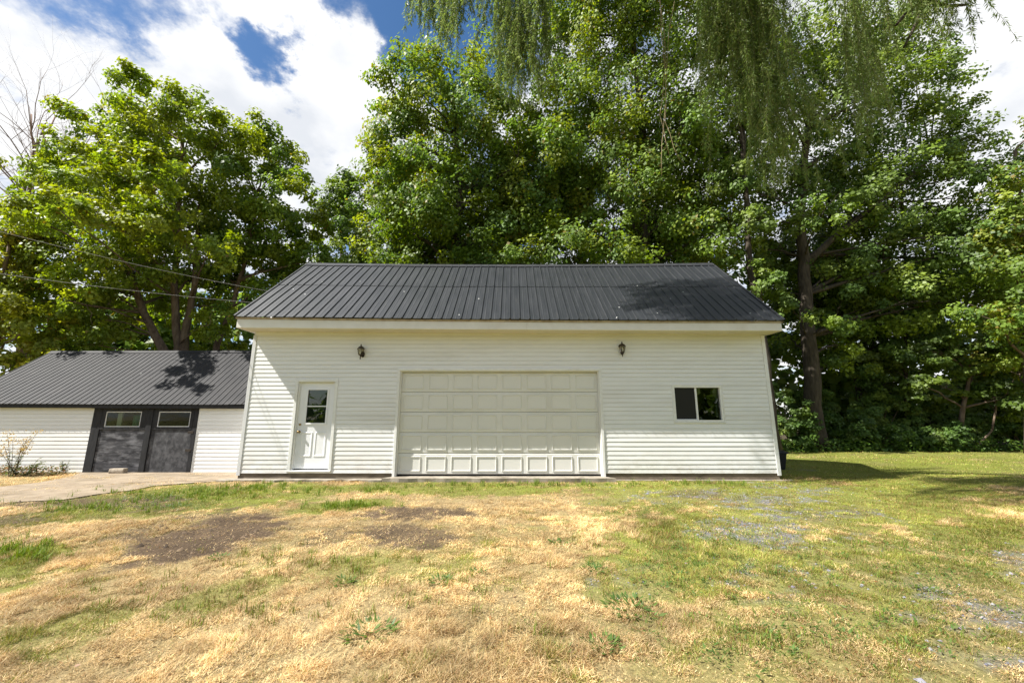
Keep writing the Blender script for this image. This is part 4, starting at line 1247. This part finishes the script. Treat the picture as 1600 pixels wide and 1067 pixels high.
# curtains: (left u, right u, bottom v at left, bottom v at right, Y, strands, top lift, spread of bottoms)
CURT = [(640, 664, 50, 30, 8.3, 9, 18), (655, 690, 55, 35, 8.3, 14, 15), (690, 722, 80, 60, 8.4, 20, 22), (735, 765, 35, 45, 8.3, 9, 15), (765, 800, 70, 150, 8.2, 20, 40), (785, 838, 120, 130, 8.2, 40, 50), (800, 818, 165, 165, 8.2, 12, 20),
        (1098, 1130, 90, 150, 7.4, 22, 60), (1120, 1165, 150, 215, 7.4, 40, 70), (1155, 1200, 210, 240, 7.3, 46, 60), (1190, 1225, 230, 290, 7.3, 36, 60), (1212, 1240, 290, 300, 7.3, 16, 40), (1105, 1245, 50, 70, 7.2, 30, 50),
        (1325, 1370, 120, 190, 7.2, 16, 60), (1340, 1385, 200, 250, 7.2, 16, 50), (1350, 1385, 255, 265, 7.2, 10, 25), (1380, 1450, 100, 60, 7.2, 18, 60), (1440, 1525, 45, 40, 7.1, 54, 40), (1400, 1510, 20, 15, 7.0, 40, 30)]
for (ul, ur, vl, vr, Y_, k, sp_) in CURT:
    den = 1.25 if ul < 900 else 1.0
    if ul < 900: k = int(k * 1.5)
    nc = max(1, round(k / 8))
    for c_ in range(nc):
        t = (c_ + wr.uniform(.15, .85)) / nc
        uc, vc, Yc = ul + (ur - ul) * t, vl + (vr - vl) * t + wr.gauss(0, sp_ * .5), Y_ + wr.gauss(0, .4)
        lx = wr.gauss(-.05, .06)
        for _ in range(wr.randint(6, 12)):
            ub, vb, Yy = uc + wr.gauss(0, 6.5), vc - abs(wr.gauss(0, sp_ * .55)), Yc + wr.gauss(0, .10)
            bot = at(ub, vb, Yy)
            top_z = max(at(uc, wr.uniform(-150, -40), Yy).z, bot.z + .8)
            if wr.random() < .35: top_z = bot.z + (top_z - bot.z) * wr.uniform(.35, .8)
            L = top_z - bot.z
            ll = lx + wr.gauss(0, .02)
            strand((bot.x - ll * L, Yy, top_z), L, (ll, 0), den)
# the part of its crown that stays above the picture and throws the broken shade on the right of the lawn
for _ in range(66):
    X_, Yy = wr.uniform(-.2, 5.2), wr.uniform(4.9, 7.3)
    b_ = max(1.31 * Yy + 1.9, 8.9) + wr.uniform(0, .8)
    for _ in range(9):
        strand((X_ + wr.gauss(0, .22), Yy + wr.gauss(0, .2), b_ + wr.uniform(1.2, 2.4)), wr.uniform(1.1, 1.9), (wr.gauss(0, .05), 0), 1.0)
V, F, col = leaf_cards(np.array(WP), np.array(WU), np.array(WN_), np.array(WLn), np.array(WW), np.array(WC))
np_mesh('foliage', V, F, M['willow'], WL, col)
m = MB()
for pts in STR:
    m.tube(pts[::3] if len(pts) > 8 else pts[::2], [.003] * len(pts[::3] if len(pts) > 8 else pts[::2]), 3)
o = m.build('strand', M['willow_twig'], WL); tag(o, kind='stuff')
for k, q in enumerate(([(1027, -40), (1038, 60), (1041, 140), (1036, 200), (1034, 275)], [(1060, -40), (1045, 50), (1040, 130), (1038, 190), (1062, 250)], [(1030, -40), (1034, 50), (1040, 110), (1031, 180), (1045, 240)])):
    m = MB(); ps = [at(u_, v_, 7.6 + .1 * k) for u_, v_ in q]
    fine = []
    for i in range(len(ps) - 1):
        for j in range(3): fine.append(ps[i].lerp(ps[i + 1], j / 3))
    fine.append(ps[-1])
    m.tube(wobble(fine, wr, .02), [.008] * len(fine), 5)
    m.build('bare_stem', M['stem'], WL, smooth=True)

# ------------------------------------------------------------------ grass, gravel, weeds
def place(n, ymin, ymax, seed, upad=60):
    """ground points inside the view, denser where nearer is not needed: uniform over the strip"""
    r = np.random.default_rng(seed)
    w = 1.36 * ymax + .8
    x = r.uniform(-w, w, n); y = ymin + (ymax - ymin) * r.random(n)
    uu, _ = pix(x, y, 0.0)
    k = (uu > -upad) & (uu < 1600 + upad)
    k &= ~((x > XL - .05) & (x < XR + .05) & (y > WY - .02) & (y < BY))
    k &= ~((x > -2.9) & (x < 2.3) & (y > 9.43) & (y < WY + .1))
    k &= ~((x > -6.6) & (x < -2.9) & (y > 9.52) & (y < WY + .1))
    k &= ~((x < XL + .1) & (y > 10.85))
    return x[k], y[k], r
poly = [(p.x, p.y) for p in lo] + [(p.x, p.y) for p in hi] + [(-11.35, 10.985), (-6.43, 10.985), (-6.43, 9.6)]
def in_poly(x, y):
    c = np.zeros(len(x), bool); n = len(poly)
    for i in range(n):
        (xa, ya), (xb, yb) = poly[i], poly[(i + 1) % n]
        k = ((ya > y) != (yb > y)) & (x < (xb - xa) * (y - ya) / (yb - ya + 1e-12) + xa)
        c ^= k
    return c
GV, GF, GC, goff = [], [], [], 0
def blades(n, y0, y1, seed, wmul, lmul):
    global goff
    x, y, r = place(n, y0, y1, seed)
    u, v, dirt, grav, green, n1, n2, n3 = fields(x, y)
    dr = in_poly(x, y)
    n4 = VB.fbm(x * 7.5 + 11, y * 7.5 + 23, 3)
    n5 = VA.fbm(x * 4.2 + 51, y * 4.2 + 3, 4)
    keep = r.random(len(x)) < (.34 + 1.05 * smooth01(n4, .34, .58)) * (1 - .955 * dirt) * (1 - .80 * grav) * (1 - .93 * dr * (1 - smooth01(VB.fbm(x * 1.6, y * 3.2 + 31, 3), .50, .60))) * (.45 + .75 * smooth01(n3, .3, .62))
    x, y, green, n1, n2, n3, dirt, n4, n5 = (q[keep] for q in (x, y, green, n1, n2, n3, dirt, n4, n5))
    n = len(x)
    live = r.random(n) < np.clip(.55 * green + .62 * smooth01(green + (n5 - .5) * 1.5, .30, .62), .02, .95)
    tall = (.6 + .8 * smooth01(n1, .45, .75)) * (.65 + .75 * smooth01(n4, .38, .68))
    L = np.where(live, r.uniform(.018, .050, n), r.uniform(.02, .058, n)) * tall * lmul
    a = r.uniform(0, 2 * np.pi, n) 
    # mown grass lies over in drifts
    drift = (VA.fbm(x * .9 + 5, y * .9 + 9, 2) - .5) * 9
    a = np.where(r.random(n) < .28, drift + r.normal(0, .7, n), a)
    tilt = np.where(live, r.uniform(.35, 1.3, n), r.uniform(.85, 1.55, n))
    d = np.stack([np.cos(a) * np.sin(tilt), np.sin(a) * np.sin(tilt), np.cos(tilt)], 1)
    sd = unit(np.stack([-np.sin(a) + r.normal(0, .3, n), np.cos(a) + r.normal(0, .3, n), r.normal(0, .25, n)], 1))
    wd = r.uniform(.0016, .0040, n) * wmul
    z = ground_z(x, y) + r.random(n) * .018 * (1 - live * .6)
    P = np.stack([x, y, z], 1)
    V = np.stack([P + sd * wd[:, None] * .5, P - sd * wd[:, None] * .5, P + d * L[:, None]], 1).reshape(-1, 3)
    c = np.where(live[:, None], LIVE[r.integers(0, 4, n)], STRAW[r.integers(0, 5, n)]) * r.uniform(.7, 1.3, (n, 1))
    c = c * ((.76 + .45 * smooth01(VC.fbm(x * 1.7 + 3, y * 1.7 + 8, 4), .32, .66)) * (.78 + .44 * smooth01(VC.fbm(x * 8 + 3, y * 8 + 8, 3), .3, .7)))[:, None]
    c = c * (1 + .16 * blobs_field(*pix(x, y, 0.0), BRIGHT, (n1 - .5) * 1.2) - .16 * blobs_field(*pix(x, y, 0.0), DULL, (n1 - .5) * 1.2))[:, None]
    # half-dry blades and rust-brown ones
    half = r.random(n) < .18
    c[half] = (c[half] + STRAW[1] * .9) * .5
    rust = r.random(n) < .07 + .10 * smooth01(n2, .5, .7)
    c[rust] = np.array([.25, .125, .045]) * r.uniform(.7, 1.2, (rust.sum(), 1))
    GV.append(V); GC.append(np.repeat(c, 3, 0)); GF.append(np.arange(3 * n, dtype=np.int32).reshape(n, 3) + goff); goff += 3 * n
blades(980000, 2.1, 4.6, 1, 1.0, 1.0)
blades(620000, 4.6, 7.2, 2, 1.5, 1.05)
blades(380000, 7.2, 10.6, 3, 2.2, 1.1)
blades(170000, 10.6, 18.6, 4, 4.0, 1.3)
tag(np_mesh('lawn_grass', np.concatenate(GV), np.concatenate(GF), M['grass'], None, np.concatenate(GC)), 'dry straw coloured lawn grass mixed with green', 'grass', kind='stuff')

# taller green tufts at the left, by the foundation and along the shed
def tufts(n, areas, seed, hmin, hmax, pal, wd=.006):
    r = np.random.default_rng(seed); Vs, Cs = [], []
    for _ in range(n):
        au, av, ru, rv = areas[r.integers(len(areas))]
        p = ground_at(au + r.normal() * ru * .5, av + r.normal() * rv * .5)
        if p.y > WY - .03 and p.x > XL - .1 and p.x < XR + .1: continue
        k = r.integers(8, 22); h = r.uniform(hmin, hmax)
        a = r.uniform(0, 2 * np.pi, k); tl = r.uniform(.1, .9, k)
        b = np.array([p.x, p.y, 0]) + np.stack([r.normal(0, .025, k), r.normal(0, .025, k), np.zeros(k)], 1)
        b[:, 2] = ground_z(b[:, 0], b[:, 1]) - .005
        L = h * r.uniform(.5, 1.1, k)
        mid = b + np.stack([np.cos(a) * np.sin(tl * .5), np.sin(a) * np.sin(tl * .5), np.cos(tl * .5)], 1) * (L * .55)[:, None]
        tip = mid + np.stack([np.cos(a) * np.sin(tl * 1.3), np.sin(a) * np.sin(tl * 1.3), np.cos(tl * 1.3)], 1) * (L * .5)[:, None]
        s = np.stack([-np.sin(a), np.cos(a), 0 * a], 1) * wd * .5
        tri = np.stack([b + s, b - s, mid + s * .8, mid + s * .8, b - s, mid - s * .8, mid + s * .8, mid - s * .8, tip], 1).reshape(-1, 3)
        Vs.append(tri); Cs.append(np.repeat(np.array(pal)[r.integers(0, len(pal), k)] * r.uniform(.75, 1.25, (k, 1)), 9, 0))
    V = np.concatenate(Vs)
    return V, np.arange(len(V), dtype=np.int32).reshape(-1, 3), np.concatenate(Cs)
G2 = [[.15, .22, .024], [.18, .23, .03], [.12, .19, .022]]
V, F, c_ = tufts(520, [(260, 775, 130, 12), (130, 795, 120, 10), (420, 762, 80, 6), (40, 862, 70, 16), (560, 766, 160, 7), (820, 758, 160, 4), (1080, 757, 160, 4), (545, 790, 60, 5), (330, 770, 60, 8)], 12, .06, .16, G2, .007)
tag(np_mesh('tall_grass', V, F, M['grass'], None, c_), 'taller green grass tufts near the buildings', 'grass', kind='stuff')
V, F, c_ = tufts(420, [(1100, 850, 160, 40), (1300, 890, 200, 50), (1450, 850, 150, 30), (300, 950, 200, 50), (700, 900, 300, 80), (1200, 1000, 300, 40), (500, 880, 150, 30)], 13, .04, .10, G2 + [[.25, .19, .07]] * 2, .005)
tag(np_mesh('grass_tufts', V, F, M['grass'], None, c_), 'scattered short grass tufts in the dry lawn', 'grass', kind='stuff')

# broad-leaved weeds: the countable ones singly, the rest as ground cover
def rosette(px, py, R, n, r, pal):
    a = r.uniform(0, 2 * np.pi, n); q = r.random(n) ** .6 * R * .9
    P = np.stack([px + np.cos(a) * q, py + np.sin(a) * q, np.zeros(n)], 1)
    P[:, 2] = ground_z(P[:, 0], P[:, 1]) + r.uniform(.0, .03, n)
    e = r.uniform(.15, .8, n); a2 = a + r.normal(0, .5, n)
    U = unit(np.stack([np.cos(a2) * np.cos(e), np.sin(a2) * np.cos(e), np.sin(e)], 1))
    Nn = unit(np.stack([-np.cos(a2) * np.sin(e), -np.sin(a2) * np.sin(e), np.cos(e)], 1) + r.normal(0, .25, (n, 3)))
    L = np.minimum(R * r.uniform(.4, .75, n), r.uniform(.035, .075, n))
    return leaf_cards(P, U, Nn, L, L * r.uniform(.25, .42, n), np.array(pal)[r.integers(0, len(pal), n)] * r.uniform(.75, 1.2, (n, 1)))
r_ = np.random.default_rng(31)
WEEDP = [[.075, .14, .03], [.10, .17, .036], [.12, .18, .04]]
for (u_, v_, R, n, lab) in [(578, 993, .17, 110, 'broad leafy weed in the foreground, largest of those left of centre'), (686, 914, .10, 50, 'small green weed alone in the straw near the middle of the lawn'), (988, 955, .22, 130, 'spreading leafy weed clump right of centre in the foreground'),
                            (948, 1018, .11, 60, 'small weed at the bottom of the lawn, right of centre'), (340, 872, .09, 36, 'small weed beside the large bare dirt patch'), (538, 912, .10, 40, 'weed in the dry grass below the middle dirt patches'),
                            (930, 896, .12, 50, 'weed at the left edge of the gravelly ground'), (872, 852, .11, 40, 'small pale weed in the middle of the dry lawn, nearest the overhead door'), (745, 900, .08, 30, 'tiny dull weed right of the middle weed')]:
    p = ground_at(u_, v_)
    V, F, c_ = rosette(p.x, p.y, R, n, r_, WEEDP)
    w = empty('weed', p, label=lab, cat='weed', group='broad leaved weeds in the dry lawn')
    np_mesh('leaves', V, F, M['leaf'], w, c_).name = 'foliage'
VS, CS = [], []
for _ in range(1500):
    au, av, ru, rv = [(1120, 840, 130, 40), (1100, 870, 110, 30), (1230, 880, 180, 40), (1060, 900, 100, 40), (1430, 850, 130, 40), (1350, 960, 230, 50), (270, 792, 60, 6), (250, 778, 60, 6), (1480, 900, 100, 40), (1000, 800, 80, 12), (1200, 1010, 300, 40)][r_.integers(11)]
    p = ground_at(au + r_.normal() * ru * .55, av + r_.normal() * rv * .55)
    if p.y > 9.2 or p.y < 2: continue
    V, F, c_ = rosette(p.x, p.y, r_.uniform(.025, .075), int(r_.integers(4, 10)), r_, WEEDP + [[.12, .15, .03]])
    VS.append(V); CS.append(c_)
V = np.concatenate(VS)
tag(np_mesh('ground_weeds', V, np.arange(len(V), dtype=np.int32).reshape(-1, 4), M['leaf'], None, np.concatenate(CS)), 'small broad leaved weeds growing through the gravelly ground', 'weeds', kind='stuff')

# gravel and leaf litter
n = 60000
x, y, r2 = place(n, 2.1, 9.2, 55)
u, v, dirt, grav, green, n1, n2, n3 = fields(x, y)
k = r2.random(len(x)) < np.clip(grav * .85, 0, 1)
x, y = x[k], y[k]; n = len(x)
oct_ = np.array([[1, 0, 0], [0, 1, 0], [-1, 0, 0], [0, -1, 0], [0, 0, .7], [0, 0, -.5]], float)
of = np.array([[0, 1, 4], [1, 2, 4], [2, 3, 4], [3, 0, 4]])
s = r2.uniform(.006, .019, n) * (1 + .5 * (r2.random(n) < .06))
Vg = oct_[None] * (s[:, None, None] * r2.uniform(.6, 1.3, (n, 6, 1)))
ang = r2.uniform(0, 6.28, n); ca, sa = np.cos(ang)[:, None], np.sin(ang)[:, None]
Vg = np.stack([Vg[..., 0] * ca - Vg[..., 1] * sa, Vg[..., 0] * sa + Vg[..., 1] * ca, Vg[..., 2]], -1) + np.stack([x, y, ground_z(x, y) + .003], 1)[:, None]
Fg = (of[None] + (np.arange(n) * 6)[:, None, None]).reshape(-1, 3)
mgv = leaf_mat('gravel_stone', 0.0, .85, .2)
gc = np.array([.20, .196, .215]) * r2.uniform(.55, 1.35, (n, 1)) * (1 + r2.normal(0, .05, (n, 3)))
tag(np_mesh('gravel', Vg.reshape(-1, 3), Fg, mgv, None, np.repeat(gc, 6, 0)), 'blue grey gravel showing through the thin grass', 'gravel', kind='stuff')
n = 26000
x, y, r2 = place(n, 3.5, 8.6, 58)
u, v, dirt, grav, green, n1, n2, n3 = fields(x, y)
k = r2.random(len(x)) < np.clip(dirt * .9, 0, 1) * .8
x, y = x[k], y[k]; n = len(x)
s = r2.uniform(.006, .02, n) * (1 + 1.2 * (r2.random(n) < .08))
Vg = oct_[None] * (s[:, None, None] * r2.uniform(.6, 1.3, (n, 6, 1))) + np.stack([x, y, ground_z(x, y) + .002], 1)[:, None]
Fg = (of[None] + (np.arange(n) * 6)[:, None, None]).reshape(-1, 3)
tag(np_mesh('soil_clods', Vg.reshape(-1, 3), Fg, mgv, None, np.repeat(SOIL * r2.uniform(.45, 1.7, (n, 1)), 6, 0)), 'crumbs and clods of bare brown soil', 'soil', kind='stuff')
n = 2600
x, y, r2 = place(n, 2.1, 9.4, 57)
u, v = pix(x, y, 0.0)
k = r2.random(len(x)) < (.12 + .88 * smooth01(u, 850, 1250))
x, y = x[k], y[k]; n = len(x)
P = np.stack([x, y, ground_z(x, y) + r2.uniform(.008, .035, n)], 1)
U = unit(r2.normal(size=(n, 3)) * [1, 1, .25]); Nn = unit(r2.normal(size=(n, 3)) * .4 + [0, 0, 1])
L = r2.uniform(.02, .045, n)
V, F, c_ = leaf_cards(P, U, Nn, L, L * .5, np.array([[.26, .12, .04], [.20, .10, .05], [.32, .20, .07], [.14, .08, .05]])[r2.integers(0, 4, n)])
tag(np_mesh('fallen_leaves', V, F, M['leaf'], None, c_), 'small brown fallen leaves lying in the lawn', 'leaf litter', kind='stuff')

# plants against the shed
def stalk_plant(u_, v_, Y_, hgt, k, label, name, seed, flower, spread):
    r = np.random.default_rng(seed); b = at(u_, v_, Y_); b.z = 0
    root = empty(name, b, label=label, cat='plant')
    m = MB(); tops = []
    for i in range(k):
        a = r.uniform(0, 6.28); tp = Vector((b.x + math.cos(a) * spread * r.random() ** .5, b.y + math.sin(a) * spread * .6 * r.random() ** .5, hgt * r.uniform(.5, 1.0)))
        ln = bez(b + Vector((r.normal() * .05, r.normal() * .05, -.02)), b.lerp(tp, .5) + Vector((0, 0, hgt * .12)), tp, 6)
        m.tube(ln, [.006, .006, .005, .005, .004, .004, .003], 4); tops.append(ln)
    m.build('stem', M['bark_light'], root)
    P, U, Nn, L, Wd, Cc = [], [], [], [], [], []
    for ln in tops:
        for q in range(34):
            t = r.random() * 6; i = min(int(t), 5); p = ln[i].lerp(ln[i + 1], t - i)
            a = r.uniform(0, 6.28); o = np.array([math.cos(a), math.sin(a), r.uniform(-.2, .6)])
            P.append(np.array(p)); U.append(unit(o)); Nn.append(unit(np.array([0, 0, 1.]) + r.normal(size=3) * .4)); l = r.uniform(.05, .10); L.append(l); Wd.append(l * .28)
            Cc.append(np.array([.11, .14, .03]) * r.uniform(.7, 1.3) if i < 4 or not flower else np.array([.36, .26, .06]) * r.uniform(.6, 1.1))
        if flower:
            for q in range(46):
                p = np.array(ln[6]) + r.normal(size=3) * [.06, .05, .05]
                P.append(p); U.append(unit(r.normal(size=3) + [0, 0, .6])); Nn.append(unit(r.normal(size=3))); l = r.uniform(.025, .05); L.append(l); Wd.append(l * .5); Cc.append(np.array([.42, .30, .09]) * r.uniform(.6, 1.15))
    V, F, c_ = leaf_cards(np.array(P), np.array(U), np.array(Nn), np.array(L), np.array(Wd), np.array(Cc))
    np_mesh('foliage', V, F, M['leaf'], root, c_)
stalk_plant(18, 745, 10.3, 1.05, 11, 'tall goldenrod with yellowing flower heads against the white shed wall', 'goldenrod', 91, True, .42)
stalk_plant(98, 745, 10.75, .34, 5, 'small green plant at the foot of the shed wall, nearest the black doors', 'small_plant', 92, False, .16)
stalk_plant(40, 745, 10.4, .42, 9, 'low green plant beneath the goldenrod by the shed', 'small_plant', 93, False, .35)
P0 = ground_at(60, 746)
n = 2600; r2 = np.random.default_rng(70)
x = r2.uniform(-15.2, -11.4, n); y = 10.55 + r2.normal(0, .17, n) - (x + 11.4) * .04
y = np.minimum(y, 10.9)
P = np.stack([x, y, r2.random(n) ** 2 * .22 + .01], 1)
U = unit(r2.normal(size=(n, 3)) * [1, 1, .5] + [0, 0, .3]); L = r2.uniform(.03, .09, n)
cc = np.where((r2.random(n) < .5)[:, None], np.array([.10, .12, .03]), np.array([.26, .16, .08])) * r2.uniform(.6, 1.3, (n, 1))
V, F, c_ = leaf_cards(P, U, unit(r2.normal(size=(n, 3)) * .5 + [0, 0, 1]), L, L * .45, cc)
tag(np_mesh('weedy_strip', V, F, M['leaf'], None, c_), 'strip of dry weeds and litter along the foot of the shed wall', 'weeds', kind='stuff')
